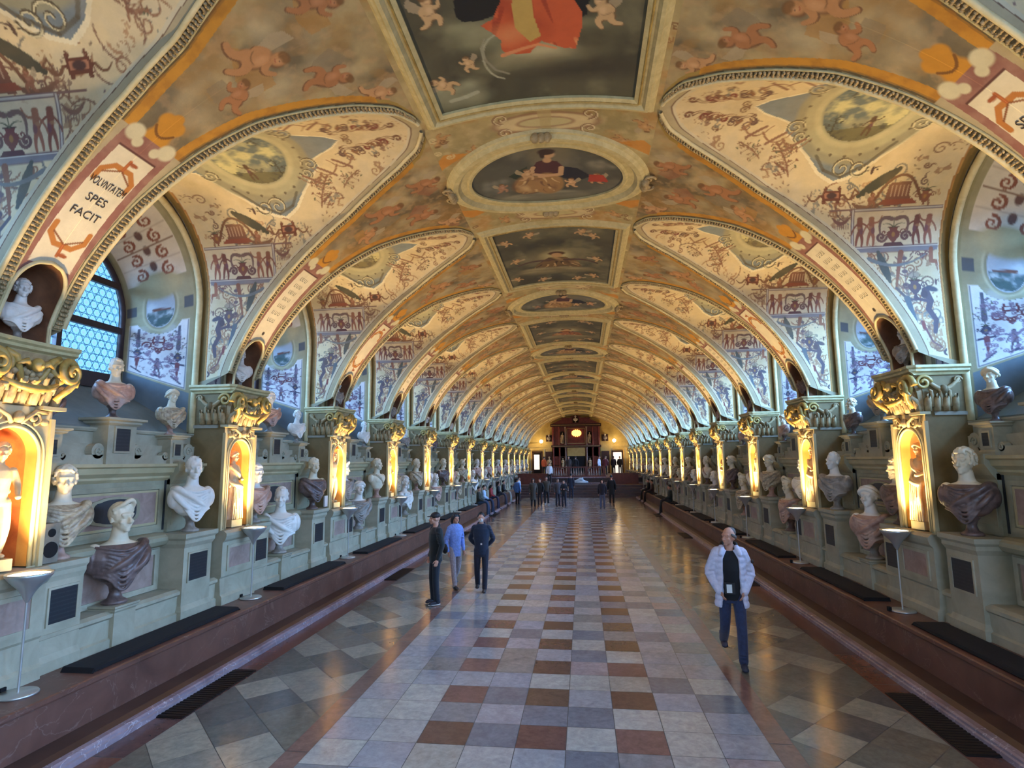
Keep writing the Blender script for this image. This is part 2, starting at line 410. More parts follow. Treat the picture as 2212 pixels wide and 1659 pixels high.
# ------------------------------------------------------------------ the vault
def vz(x):
    x = np.minimum(np.abs(x), 5.3)
    return .5 * (4.05 + 3.55 * np.sqrt(np.maximum(0, 1 - (x / 5.35) ** 2))) + .5 * (1.87 + np.sqrt(5.73 ** 2 - x * x))
def vn(x):
    e = 1e-3; d = (vz(x + e) - vz(x - e)) / (2 * e); n = np.stack([d, np.full_like(d, -1.)], -1)   # inward (down) normal in x,z
    return n / np.linalg.norm(n, axis=-1, keepdims=True)
XG = np.concatenate([np.linspace(0, 5.2, 500), np.linspace(5.205, 5.3, 60)])
ZG = vz(XG); SG = np.concatenate([[0], np.cumsum(np.hypot(np.diff(XG), np.diff(ZG)))])
x_of_s = lambda s: np.interp(s, SG, XG)
s_of_x = lambda x: np.interp(x, XG, SG)
STOT = SG[-1]
WX = [1.62, 1.65, 1.8, 2.2, 2.66, 3.2, 3.8, 4.44, 5.0, 5.3]; WW = [1.975, 1.85, 1.55, 1.25, 1.0, .74, .6, .5, .44, .43]
HB = PITCH / 2
WX2 = np.linspace(1.62, 5.3, 200)
_w = np.interp(WX2, WX, WW); _k = np.hanning(13); _k /= _k.sum(); _w2 = np.convolve(np.pad(_w, 6, mode='edge'), _k, 'valid'); _w2[:5] = _w[:5]
w_of_x = lambda x: np.interp(x, WX2, _w2)
AR, SPR, XA = 1.585, 5.45, 5.85       # lunette arch: radius, springing, wall distance
LH = AR * PI / 2
def _groin():
    xs = np.concatenate([np.linspace(1.62, 1.8, 25), np.linspace(1.82, 5.3, 120)]); w = w_of_x(xs); z = vz(xs); yc = HB - w
    a = np.where(z < SPR, LH + (SPR - z), np.arctan2(yc, z - SPR) * AR); o = np.argsort(a); return a[o], xs[o], yc[o], z[o]
GA, GX, GY, GZ = _groin()
AMAX = LH + SPR - 4.05
def arch_pt(a):
    s = np.sign(a); aa = np.abs(a); th = np.minimum(aa, LH) / AR
    return AR * np.sin(th) * s, np.where(aa < LH, SPR + AR * np.cos(th), SPR - (aa - LH))
def lun_surf(a, f):
    s = np.sign(a); aa = np.abs(a); Ay, Az = arch_pt(a)
    X = XA + (np.interp(aa, GA, GX) - XA) * f; Y = Ay + (np.interp(aa, GA, GY) * s - Ay) * f; Z = Az + (np.interp(aa, GA, GZ) - Az) * f
    return np.stack([X, Y, Z], -1)

def paint_lunette(A, B, seed, tone):
    """A = distance along the arch from its crown, B = distance in from the wall arch"""
    P = Paint(np.abs(A), B + .0, tone, seed); r = random.Random(seed)
    U, V = P.U, P.V
    P.mottle(1.2, (198, 176, 138), .45, seed); P.mottle(6, (206, 190, 158), .35, seed + 3)
    up = lambda cu, cv, sc, rot=0, fl=1: frame2d(cu, cv, sc, (0, -fl), (-1, 0), rot)
    warm = [BRN, RED, (140, 98, 66), (108, 80, 66), PUR]
    # free field scrolls, berries and tendrils near the apex
    for (u, v, sc, rot) in ((.14, 3.45, .16, 0), (.28, 3.1, .14, 1), (.06, 3.0, .12, 2), (.36, 3.3, .1, .5), (.2, 2.85, .1, 2.5)):
        m_scroll(P, up(u, v + .15, sc, rot), sc, BRN, .09)
    for k in range(4):
        v0 = 3.72 - .2 * k; c = warm[k % 5]; T = up(.14 + .03 * k, v0, .11)
        P.line(spiral(T, -1.1, 0, .55, 0, 1.2), .02, c, w2=.01); P.line(bez(T, (-.6, .1), (.3, .9), (1.2, .1)), .024, c, w2=.014); P.line(spiral(T, 1.3, -.35, .5, PI / 2, -1.2), .02, c, w2=.01)
        P.line(bez(T, (-.6, .1), (.3, .9), (1.2, .1)), .008, (214, 190, 146))
    m_tree(P, up(1.05, 2.3, .55, .5), .55, (138, 96, 70), 46, seed); m_tree(P, up(.8, 2.75, .4, .9), .4, (138, 96, 70), 30, seed + 1)
    for k in range(34):
        u = r.uniform(.6, 1.7); v = r.uniform(.5, 2.6)
        if v < 3.4 - u: P.ell((u, v), r.uniform(.012, .035), .01, warm[k % 5], rot=r.uniform(0, 3), a=.8)
    # medallion: grey-blue strapwork cartouche with a landscape
    shape = [(0, 3.02), (.12, 2.86), (.2, 2.66), (.27, 2.5), (.42, 2.52), (.5, 2.4), (.6, 2.28), (.8, 2.08), (1.0, 1.9), (1.13, 1.68), (1.07, 1.5), (.95, 1.32), (.8, 1.17), (.62, 1.0), (.4, .86), (.2, .74), (.12, .5), (0, .45), (-.1, .5), (-.1, 3.0)]
    P.poly([(u * 1.03 + .012, v + (.02 if v > 1.65 else -.02)) for u, v in shape], (228, 214, 176)); P.poly(shape, (126, 134, 134))
    P.mottle(5, (98, 110, 116), .6, seed + 9, mask=(np.hypot((U) / 1.1, (V - 1.65) / 1.3) < 1) * (np.abs(P.C[:, 0] - lin((126, 134, 134))[0]) < .02))
    P.ell((0, 1.62), .92, .86, (150, 144, 116), soft=.03); P.ell((0, 1.64), .8, .74, (172, 164, 128), soft=.03); P.ell((0, 1.64), .68, .62, (186, 176, 136), soft=.03)
    for k in range(13):
        t = -PI / 2 + PI * k / 12; P.ell((.8 * math.cos(t), 1.63 + .74 * math.sin(t)), .022, .022, (104, 92, 70))
    P.ell((0, 1.65), .6, .53, (152, 148, 118), soft=.03)
    clip = (np.hypot(U / .58, (V - 1.65) / .51) < 1).astype(float); P.clip = clip
    P.mottle(3, (96, 106, 104), .9, seed + 1, .4, .6); P.mottle(5, (206, 196, 140), .9, seed + 5, .45, .62)
    P.poly([(.3, .9), (.7, .9), (.7, 2.4), (.46, 2.2), (.36, 1.6)], (104, 96, 62), .9); P.mottle(9, (70, 70, 60), .8, seed + 7, .5, .65, mask=(U > .3))
    m_figure(P, up(.5, 1.5, .34), .34, (90, 66, 44)); m_tree(P, up(.5, 1.95, .35), .35, (70, 66, 48), 20)
    P.clip = None
    for (u, v, sc, f) in ((.96, 1.62, .15, 1), (.96, 1.4, .13, -1), (.35, 2.42, .12, 1), (.3, .9, .12, -1), (.5, 2.3, .1, -1)):
        P.line(spiral(up(u, v, sc), 0, 0, 1, 0, 1.5 * f), .018, (84, 72, 52), w2=.01)
        P.line(spiral(up(u + .01, v - .01, sc), 0, 0, 1, 0, 1.5 * f), .008, (214, 202, 160), w2=.005)
    P.line([(.78, 2.0), (.98, 1.85), (1.08, 1.6), (.92, 1.32), (.6, 1.05)], .02, (92, 84, 66), .8)
    # tendrils, leaves and little scrolls filling the cream field
    gx = lambda u: float(XA - np.interp(u, GA, GX))
    for k in range(380):
        u = r.uniform(.12, 3.6); g = gx(u)
        v = r.uniform(.22, max(.27, g - .25))
        if math.hypot(u / 1.22, (v - 1.65) / 1.36) < 1 or (1.5 < u < 2.12 and v < 1.38) or (u > 2.1 and v < .9 and r.random() < .6): continue
        c = r.choice([(160, 118, 82), (148, 104, 74), (132, 92, 70), (176, 132, 92), (118, 88, 74), (120, 116, 104)]); sc = r.uniform(.04, .11); T = up(u, v, sc, r.uniform(0, 6)); q = r.randrange(4)
        if q == 0: P.line(spiral(T, 0, 0, 1, 0, 1.4 * r.choice((-1, 1))), .012, c, .85, w2=.006); P.line(bez(T, (1, 0), (1.8, .6), (2.4, -.4)), .01, c, .85, w2=.004)
        elif q == 1:
            P.line(bez(T, (-1.6, 0), (0, 1.4), (1.6, 0)), .008, c, .85)
            for j in range(5): t_ = -1.2 + .6 * j; P.ell(T(t_, .7 - .25 * t_ * t_), .022, .01, c, rot=r.uniform(0, 3), a=.85)
        elif q == 2: P.poly([T(-.5, -.9), T(.5, -.9), T(.2, 0), T(.6, .7), T(0, 1.3), T(-.6, .7), T(-.2, 0)], c, .75); P.ell(T(0, .4), .3 * sc, .2 * sc, (206, 178, 132))
        else:
            for j in range(6): P.ell(T(math.cos(j) * .8, math.sin(j) * .8), .018, .009, c, rot=j, a=.8)
    for k in range(3):
        v0 = 2.9 - .28 * k; P.line(bez(up(.42 + .1 * k, v0, .3), (-.6, .3), (0, -.7), (.7, .3)), .014, (150, 108, 78), w2=.006); P.line([(.34 + .1 * k, v0 - .12), (.5 + .1 * k, v0 + .1)], .02, (140, 100, 76))
    P.line([(2.14, .2), (2.14, 1.1)], .012, (134, 104, 92)); P.line([(2.2, .62), (3.4, .62)], .01, (126, 104, 100), .8)
    for k in range(5): P.ell((2.25 + .2 * k, .62), .03, .045, (112, 92, 90)); P.line(bez(up(2.3 + .2 * k, .62, .12), (-1, .6), (0, -.8), (1, .6)), .01, (132, 100, 88))
    m_mask(P, up(2.22, .36, .14), .14, (118, 80, 76)); m_bird(P, up(2.62, .2, .16), .16, (110, 84, 78))
    # small framed plaque
    m_plaque(P, up(1.32, 1.66, .2), .2, (112, 66, 46), (176, 120, 88)); P.ell((1.32, 1.66), .04, .07, DRK)
    for s in (-1, 1): P.line(bez(up(1.32, 1.66, .3), (s * .55, 0), (s * .8, -.4), (s * 1.1, 0)), .016, BRN, w2=.006)
    # feather garland, organ, standing pair
    m_garland(P, (1.34, 1.3), (.98, .85), .02, .055, (74, 72, 56)); m_bird(P, up(1.0, 1.2, .2), .2)
    P.line([(1.25, 1.36), (1.36, 1.4), (1.3, 1.3), (1.25, 1.36)], .012, BRN)
    m_garland(P, (1.44, 1.36), (1.44, .98), -.07, .03, (126, 90, 66), ax=(-1, 0))
    P.poly([(1.2, .92), (1.2, .62), (1.16, .77), (1.46, .56), (1.5, .95)], (132, 88, 66)); P.poly([(1.18, .9), (1.16, .64), (1.44, .62), (1.44, .9)], (132, 88, 66))
    for k in range(5): P.line([(1.22, .67 + .05 * k), (1.36, .67 + .05 * k)], .007, (196, 160, 128))
    P.poly([(1.4, .96), (1.4, .58), (1.47, .5), (1.47, 1.02)], (150, 84, 58))
    m_vase(P, up(1.5, .42, .24), .24, (140, 90, 64)); m_putto(P, up(1.5, 1.12, .22), .22, (150, 100, 72))
    P.line(bez(up(1.1, .77, .3), (-1, -1), (0, 1.2), (1, -1)), .02, BRN, w2=.02)
    # framed band with dancing figures and urn
    P.poly([(1.53, .16), (1.53, 1.34), (2.08, 1.34), (2.08, .16)], (216, 196, 160), .6)
    for pts in ([(1.53, 1.36), (1.53, .16)], [(2.07, 1.38), (2.07, .14)], [(1.53, 1.34), (2.07, 1.34)]): P.line(pts, .024, (122, 100, 96)); P.line(pts, .008, (206, 196, 176))
    P.line([(2.11, 1.4), (2.11, .12)], .03, (132, 126, 126))
    for k, v in enumerate((1.24, 1.08, .46, .3)): m_figure(P, up(2.04, v, .44), .44, [(136, 82, 60), (156, 100, 72), (120, 74, 58), (148, 96, 74)][k], flip=1 if k < 2 else -1, lift=k % 2)
    m_vase(P, up(2.04, .77, .3), .3, (124, 72, 60))
    for s in (-1, 1): P.line(spiral(up(1.98, .77, .3), s * .55, .2, .25, 0, 1.4 * s), .018, (112, 80, 72)); P.line(bez(up(1.7, .77, .3), (s * .1, .1), (s * .8, .4), (s * .6, -.6)), .03, (124, 96, 84), w2=.012)
    P.poly([(2.0, .66), (2.0, .88), (2.06, .92), (2.06, .62)], (92, 56, 56))
    # hanging swag at the far side
    m_garland(P, (1.62, 1.62), (1.62, 1.38), -.08, .02, (128, 90, 74), ax=(-1, 0)); P.line([(1.52, 1.66), (1.52, 1.36)], .012, (128, 96, 84))
    for k in range(8): P.line([(1.72, 1.4 + .03 * k), (1.78, 1.4 + .03 * k)], .006, (128, 96, 84))
    # lower field: clubs, pennants, crouching satyr with vase and long spear
    m_garland(P, (2.14, .98), (2.6, .84), 0, .045, (88, 88, 76)); P.line([(2.16, .66), (2.7, .76)], .04, (140, 90, 66), w2=.014)
    P.line(bez(up(2.24, .72, .4), (-1, 0), (0, -.6), (1, .1)), .03, (118, 118, 112), w2=.01)
    P.line([(2.7, .76), (2.86, .62), (2.88, .5)], .02, (100, 90, 90)); P.line([(2.86, .62), (3.3, .5)], .045, (96, 102, 104), w2=.01)
    m_vase(P, up(2.84, .5, .3), .3, (98, 80, 80)); P.ell((2.5, .5), .05, .09, (128, 110, 96), a=.7)
    P.line([(2.74, .36), (2.9, .3), (3.02, .34), (3.18, .25), (3.36, .28)], .05, (92, 78, 80), w2=.03); P.ell((2.8, .38), .06, .05, (86, 70, 70)); P.line([(2.9, .34), (2.86, .5)], .024, (96, 80, 82)); P.ell((2.72, .27), .04, .09, (86, 80, 84), rot=.3)
    P.poly([(2.3, .02), (2.3, .2), (2.45, .16), (2.5, .06), (3.82, .02)], (146, 102, 82), .9); P.poly([(2.5, .13), (3.85, .1), (3.85, .0), (2.5, .02)], (142, 104, 86))
    P.line([(2.5, .14), (3.8, .12)], .012, (190, 160, 130)); P.line([(2.12, .24), (2.3, .24), (2.32, .12), (2.5, .12)], .03, (150, 96, 70))
    P.line([(3.2, .45), (3.5, .33), (3.6, .2)], .018, (120, 80, 76), w2=.008); P.ell((3.26, .43), .07, .025, (128, 70, 60)); P.line(spiral(up(3.68, .13, .08), 0, 0, 1, 0, 1.4), .016, (92, 76, 76))
    # border lines following the groin and the arch
    aa = P.U; g = XA - np.interp(aa, GA, GX); w = g - V
    for lo, hi, c in ((0, .13, (176, 160, 124)), (.13, .145, (120, 92, 70)), (.145, .2, (206, 192, 158))):
        m = (w >= lo) & (w < hi); P.C[m] = lin(c)
    for lo, hi, c in ((-1, -.08 + .13, (104, 88, 46)), (.05, .1, (122, 98, 48)), (.1, .112, (186, 140, 74)), (.112, .135, (172, 120, 64)), (.135, .15, (212, 196, 160))):
        m = (V - 0 >= lo) & (V < hi) & (V < g - .1); P.C[m] = lin(c)
    m = (aa > AMAX - .1) & (w > .145); P.C[m] = lin((150, 140, 110))
    P.mottle(2.5, (150, 122, 78), .22, seed + 21)
    return P.colors()

def lunette_mesh(name, na, nb, seed, tone):
    a = np.concatenate([np.linspace(-AMAX, 0, na), np.linspace(0, AMAX, na)[1:]])
    f = np.linspace(0, 1, nb) ** .92
    A, F = np.meshgrid(a, f, indexing='ij'); P = lun_surf(A, F)
    return grid_mesh(name, P, 'fresco', paint_lunette(A, XA - P[..., 0] - .0, seed, tone))

def paint_rib(X, Yr, S, seed, star):
    """X = lateral distance, Yr = along the hall from the rib axis, S = arc length from crown"""
    P = Paint(Yr, S, (176, 158, 116), seed); r = random.Random(seed); U, V = P.U, P.V
    W = w_of_x(X.ravel())
    s6 = float(s_of_x(4.05))
    up = lambda cu, cv, sc, rot=0, fl=1: frame2d(cu, cv, sc, (fl, 0), (0, -1), rot)
    # spandrel sky
    sp = V < s6 - .1
    P.C[sp] = lin((142, 124, 90) if not star else (128, 104, 66)); m = sp.astype(float)
    P.mottle(2.2, (178, 158, 112), .8, seed + 1, .4, .65, mask=m); P.mottle(2.3, (92, 82, 64), .75, seed + 2, .45, .7, mask=m); P.mottle(5, (156, 118, 62), .5, seed + 8, .5, .7, mask=m)
    P.mottle(9, (186, 150, 104), .4, seed + 4, .5, .7, mask=m)
    P.clip = m
    for (u, v) in ((-.3, 2.5), (.45, 2.2), (-.6, 1.9), (.1, 3.2), (.6, 2.8), (-.1, 3.7)):
        for q in range(6): P.ell((u + r.uniform(-.3, .3), v + r.uniform(-.2, .2)), r.uniform(.1, .25), r.uniform(.06, .14), r.choice([(186, 170, 134), (120, 112, 94), (172, 152, 112)]), a=.35, soft=.6, rot=r.uniform(0, 3))
    for (u, v, sc, f) in ((-.28, 2.85, .72, 1), (.3, 3.2, .5, -1), (.42, 2.3, .62, -1), (-.55, 1.98, .6, 1), (1.0, 1.85, .5, 1)):
        cs = r.choice([(176, 128, 84), (186, 142, 98), (164, 112, 72)]); rt = r.uniform(-.6, .6)
        P.poly([up(u, v + .3, sc, rt)(x_, y_) for x_, y_ in ((-.1, .5), (.5 * f, .75), (.7 * f, .4), (.4 * f, .15), (-.2, .1))], r.choice([(150, 96, 66), (130, 116, 92), (168, 122, 58)]), .6)
        m_putto(P, up(u, v + .3, sc, rt), sc, cs, f, (118, 84, 56))
    P.clip = None
    d = W - np.abs(U)
    def band(lo, hi, c, cond=None, a=1.):
        mm = (d >= lo) & (d < hi) & sp
        if cond is not None: mm &= cond
        P.C[mm] = P.C[mm] * (1 - a) + lin(c) * a
    band(.14, .30, (190, 134, 44), V > 2.0); band(.14, .26, (156, 130, 66), V <= 2.0); band(.14, .17, (96, 84, 58)); band(.17, .19, (150, 110, 50))
    P.mottle(8, (146, 96, 34), .5, seed + 6, .45, .7, mask=(d < .3) * sp * (V > 2.0))
    # orange bracket mask between the two borders
    for (u, v, rr) in ((0, s6 - .28, .13), (-.08, s6 - .38, .09), (.08, s6 - .36, .09), (0, s6 - .45, .07), (0, s6 - .14, .15)): P.ell((u, v), rr, rr, (190, 132, 40))
    P.line(bez(up(0, s6 - .25, .2), (-.6, .1), (0, -.8), (.6, .1)), .015, (120, 78, 30))
    # inscription field
    sa, sb = s6 + .12, s6 + 1.75
    lowr = V >= s6 - .1; P.C[lowr] = lin((174, 158, 124))
    P.poly([(-.33, s6 - .1), (.33, s6 - .1), (.33, sb + .05), (-.33, sb + .05)], (138, 92, 80)); P.mottle(9, (160, 120, 104), .6, seed + 11, .4, .7, mask=(np.abs(U) < .33) * (V > s6 - .1) * (V < sb + .05))
    for s in (-1, 1): P.ell((s * .22, s6 - .08), .1, .1, (204, 194, 158)); P.ell((s * .12, s6 + .0), .06, .06, (204, 194, 158))
    P.poly([(-.24, sa), (.24, sa), (.24, sb - .12), (-.24, sb - .12)], (214, 202, 172)); P.line([(-.24, sa), (.24, sa)], .012, (92, 56, 50))
    if not star:
        for v0, sgn in ((sa + .22, 1), (sb - .38, -1)):
            P.line([(-.2, v0 + .22 * sgn), (-.2, v0 + .1 * sgn), (-.1, v0), (.1, v0), (.2, v0 + .1 * sgn), (.2, v0 + .22 * sgn)], .03, (176, 112, 50))
            P.line([(-.17, v0 + .12 * sgn), (0, v0 + .02 * sgn), (.17, v0 + .12 * sgn)], .01, (126, 72, 36)); P.line([(0, v0), (0, v0 - .12 * sgn)], .02, (166, 92, 44))
            P.ell((.05, v0 - .1 * sgn), .06, .025, (150, 80, 44))
    else:
        for k in range(7):
            for j in range(3):
                u = -.1 + .08 * j + r.uniform(-.01, .01); v = sa + .16 + k * .15
                P.line([(u - .02, v - .03), (u - .02, v + .03), (u + .02, v + .03)], .006, (92, 88, 74)); P.line([(u + .02, v - .03), (u + .025, v + .01)], .006, (92, 88, 74))
        P.ell((0, sb - .3), .035, .035, (60, 50, 44))
    # carved grotesque over the niche
    sc = sb + .28
    for k in range(16):
        u = r.uniform(-.28, .28); v = r.uniform(sb + .08, sb + .45); P.line(spiral(up(u, v, .06), 0, 0, 1, r.uniform(0, 6), 1.2), .014, r.choice([(150, 110, 84), (128, 100, 82), (196, 174, 140)]))
    m_mask(P, up(0, sb + .3, .2), .2, (150, 118, 88))
    e = (d < .14); P.C[e & (V >= 1.6)] = lin((188, 170, 126))
    return P.colors()
def rib_mesh(name, ns, nw, seed, star):
    s = np.linspace(s_of_x(1.62), STOT, ns); out = []; x = x_of_s(s); z = np.maximum(vz(x), 4.05)
    w = w_of_x(x)
    hw = np.where(z < 4.62, .27, .27 * np.sqrt(np.clip(1 - ((z - 4.62) / .3) ** 2, 0, 1)))
    u = np.linspace(0, 1, nw)
    mb = []
    for sg in (-1, 1):
        Yr = sg * (hw[:, None] + (w - hw)[:, None] * u[None, :]); X = np.repeat(x[:, None], nw, 1); Z = np.repeat(z[:, None], nw, 1); S = np.repeat(s[:, None], nw, 1)
        mb.append((np.stack([X, Yr, Z], -1), X, Yr, S))
    P = np.concatenate([mb[0][0][:, ::-1], mb[1][0]], 1); X = np.concatenate([mb[0][1], mb[1][1]], 1); Yr = np.concatenate([mb[0][2][:, ::-1], mb[1][2]], 1); S = np.concatenate([mb[0][3], mb[1][3]], 1)
    me = grid_mesh(name, P, 'fresco', paint_rib(X, Yr, S, seed, star))
    bm = bmesh.new(); bm.from_mesh(me)            # open the niche hole between the two halves
    dead = [f for f in bm.faces if all(abs(v.co.y) < .272 for v in f.verts) and min(v.co.z for v in f.verts) < 4.9 and max(v.co.y for v in f.verts) > 0 > min(v.co.y for v in f.verts) and (max(v.co.y for v in f.verts) - min(v.co.y for v in f.verts)) > .03]
    bmesh.ops.delete(bm, geom=dead, context='FACES'); bm.to_mesh(me); bm.free(); return me
def rib_niche_mesh():
    zs = np.concatenate([np.linspace(4.06, 4.6, 8), np.linspace(4.63, 4.92, 12)]); ph = np.linspace(0, PI, 17); G = np.zeros((len(zs), 19, 3))
    xs = np.interp(zs, ZG[::-1], XG[::-1])
    for i, z in enumerate(zs):
        h = 1 if z < 4.62 else math.sqrt(max(0, 1 - ((z - 4.62) / .3) ** 2)); hw = .27 * h
        G[i, 0] = (xs[i], hw, z); G[i, -1] = (xs[i], -hw, z)
        for j, p in enumerate(ph): G[i, 1 + j] = (5.27 + .3 * h * math.sin(p), hw * math.cos(p), z)
    mb = MB(); mb.use('niche_dark').grid(G)
    mb.use('moulding_stucco').tube([(xs[i] - .01, G[i, 0, 1] + .012, zs[i]) for i in range(len(zs))] + [(xs[i] - .01, G[i, -1, 1] - .012, zs[i]) for i in reversed(range(len(zs)))], .022, 6)
    return mb.build('rib_niche')

def groin_moulding_mesh():
    """carved leaf rope, plain roll and fillet along both edges of a rib"""
    mb = MB(); r = random.Random(4)
    xs = np.concatenate([np.linspace(5.29, 1.9, 90), np.linspace(1.88, 1.64, 14)]); w = w_of_x(xs); z = vz(xs); n = vn(xs)
    for sg in (-1, 1):
        off = lambda dw, dn: [np.array([xs[i] + n[i][0] * dn, sg * (w[i] - dw), z[i] + n[i][1] * dn]) for i in range(len(xs))]
        mb.use('moulding_stucco').tube(off(-.005, .02), .028, 6, caps=False); mb.use('frame_stucco').tube(off(.125, .012), .014, 5, caps=False)
        rope = off(.065, .02)
        mb.use('leaf_stucco')
        L = 0; step = .05; nxt = 0
        for i in range(len(rope) - 1):
            a, b = rope[i], rope[i + 1]; d = np.linalg.norm(b - a)
            while nxt < L + d:
                c = a + (b - a) * (nxt - L) / d
                for q in (-.028, 0, .028):
                    mb.ell(c + np.array([r.uniform(-.008, .008), sg * q, -.004]), (.026, .017, .02), 5, 4, (r.uniform(0, 1), .5, r.uniform(0, 3)))
                nxt += step
            L += d
    return mb.build('groin_moulding')

def crown_mesh(name, seed):
    """the band along the crown, two bays long: rectangular picture at 0, oval at one pitch"""
    y = np.linspace(-PITCH, PITCH, 380); x = np.linspace(-1.62, 1.62, 170); X, Y = np.meshgrid(x, y, indexing='ij')
    P = Paint(X, Y, (160, 142, 96), seed); U, V = P.U, P.V; r = random.Random(seed)
    P.mottle(1.6, (186, 168, 118), .7, 1); P.mottle(4, (140, 128, 86), .6, 2); P.mottle(3, (176, 120, 50), .55, 3, .5, .7); P.mottle(9, (206, 184, 138), .35, 5)
    for s in (-1, 1):
        for k in range(5): # painted putti and scrolls beside the oval
            m_putto(P, frame2d(s * r.uniform(.9, 1.4), s * 0 + (PITCH - .9 - .25 * k) * (1 if k % 2 else -1), .36, rot=r.uniform(-1, 1)), .36, (180, 138, 88), s)
        for q in (1, -1):
            P.poly([(s * 1.5, q * (PITCH - 1.15)), (s * 1.15, q * (PITCH - 1.02)), (s * 1.62, q * (PITCH - .75)), (s * 1.62, q * (PITCH - 1.0))], (198, 130, 42), .85)
            cy = q * 2.42; T = frame2d(0, cy, 1, (1, 0), (0, 1))  # strapwork cartouche between pictures
            if s > 0:
                P.ell((.08, cy), .78, .25, (150, 116, 88), soft=.08); P.ell((.08, cy), .7, .2, (204, 184, 138), soft=.08); P.ell((.08, cy), .42, .13, (150, 110, 86), soft=.08); P.ell((.08, cy), .38, .105, (190, 176, 128), soft=.08)
                for a in (-1, 1):
                    for b in (-1, 1): P.line(spiral(T, .08 + a * .62, b * .17, .13, PI / 2, a * b * 1.3), .02, (128, 92, 66)); P.line(spiral(T, .08 + a * .62 + .01, b * .17 + .01, .13, PI / 2, a * b * 1.3), .008, (222, 206, 164))
                P.poly([(-.02, cy - .28), (.18, cy - .28), (.14, cy + .28), (.02, cy + .28)], (180, 160, 112), .7)
        for k in range(16): P.line(spiral(frame2d(s * r.uniform(1.35, 1.6), r.uniform(-PITCH, PITCH), .07), 0, 0, 1, r.uniform(0, 6), 1.3), .012, r.choice([(128, 92, 56), (206, 186, 136), (150, 110, 66)]))
    Z = vz(X)
    return grid_mesh(name, np.stack([X, Y, Z], -1), 'fresco', P.colors())

def sweep_on_vault(mb, path, prof, mats):
    """path = closed list of (x,y, nx,ny) with outward plan normals; prof = list of (out, down) points"""
    n = len(path); G = np.zeros((n, len(prof), 3))
    for i, (x, y, nx, ny) in enumerate(path):
        nn = vn(np.array([x]))[0]
        for j, (o, d) in enumerate(prof):
            px = x + nx * o; py = y + ny * o; G[i, j] = (px + nn[0] * d, py, float(vz(np.array(px))) + nn[1] * d)
    mb.use(mats); mb.grid(G, False, close_u=True)
def rect_path(hx, hy, n=40):
    P = []
    c = [(-hx, -hy), (hx, -hy), (hx, hy), (-hx, hy)]
    for k in range(4):
        a, b = c[k], c[(k + 1) % 4]
        for t in np.linspace(0, 1, n, endpoint=False):
            x, y = a[0] + (b[0] - a[0]) * t, a[1] + (b[1] - a[1]) * t
            if t == 0: P.append((x, y, math.copysign(1, x), math.copysign(1, y)))
            else:
                q = [(0, -1), (1, 0), (0, 1), (-1, 0)][k]; P.append((x, y, q[0], q[1]))
    return P
def oval_path(rx, ry, n=72):
    P = []
    for k in range(n):
        t = 2 * PI * k / n; nx, ny = math.cos(t) / rx, math.sin(t) / ry; l = math.hypot(nx, ny); P.append((rx * math.cos(t), ry * math.sin(t), nx / l, ny / l))
    return P
def cloud(P, c, rx, ry, col, seed=0, n=9):
    r = random.Random(seed)
    for k in range(n):
        x_, y_ = c[0] + r.uniform(-.6, .6) * rx, c[1] + r.uniform(-.5, .5) * ry; a_, b_ = rx * r.uniform(.22, .45), ry * r.uniform(.3, .6)
        P.ell((x_, y_ + b_ * .35), a_ * 1.1, b_ * 1.1, tuple(q * .62 for q in col), a=.4, soft=.7); P.ell((x_, y_), a_, b_, col, a=.5, soft=.6); P.ell((x_ - a_ * .1, y_ - b_ * .35), a_ * .6, b_ * .5, tuple(min(255, q * 1.22) for q in col), a=.45, soft=.7)
def robe(P, pts, c, light, dark, seed=0):
    P.poly(pts, c); r = random.Random(seed); cx = sum(p[0] for p in pts) / len(pts); cy = sum(p[1] for p in pts) / len(pts)
    inside = Paint.__new__(Paint); u, v = P.U, P.V
    ins = np.zeros(u.size, bool); j = len(pts) - 1
    for k in range(len(pts)):
        xi, yi = pts[k]; xj, yj = pts[j]; ins ^= ((yi > v) != (yj > v)) & (u < (xj - xi) * (v - yi) / (yj - yi + 1e-12) + xi); j = k
    P.clip = ins.astype(float)
    xs = [p[0] for p in pts]; ys = [p[1] for p in pts]; w_ = max(xs) - min(xs); h_ = max(ys) - min(ys)
    for k in range(26):       # soft swelling folds that run down and outwards from the lap
        x0 = r.uniform(min(xs), max(xs)); y0 = r.uniform(min(ys), max(ys)); sw = (x0 - cx) * .6
        T_ = lambda u, v: (u, v)
        P.line(bez(T_, (x0, y0), (x0 + sw * .3 + r.uniform(-.06, .06) * w_, y0 + .14 * h_), (x0 + sw, y0 + r.uniform(.2, .34) * h_)), r.uniform(.014, .034) * w_, (dark, light, c)[k % 3], .55, w2=.008)
    for k in range(8): P.ell((r.uniform(min(xs), max(xs)), r.uniform(min(ys), max(ys))), .13 * w_, .07 * h_, light if k % 2 else dark, rot=r.uniform(0, 3), a=.5, soft=.8)
    P.clip = None
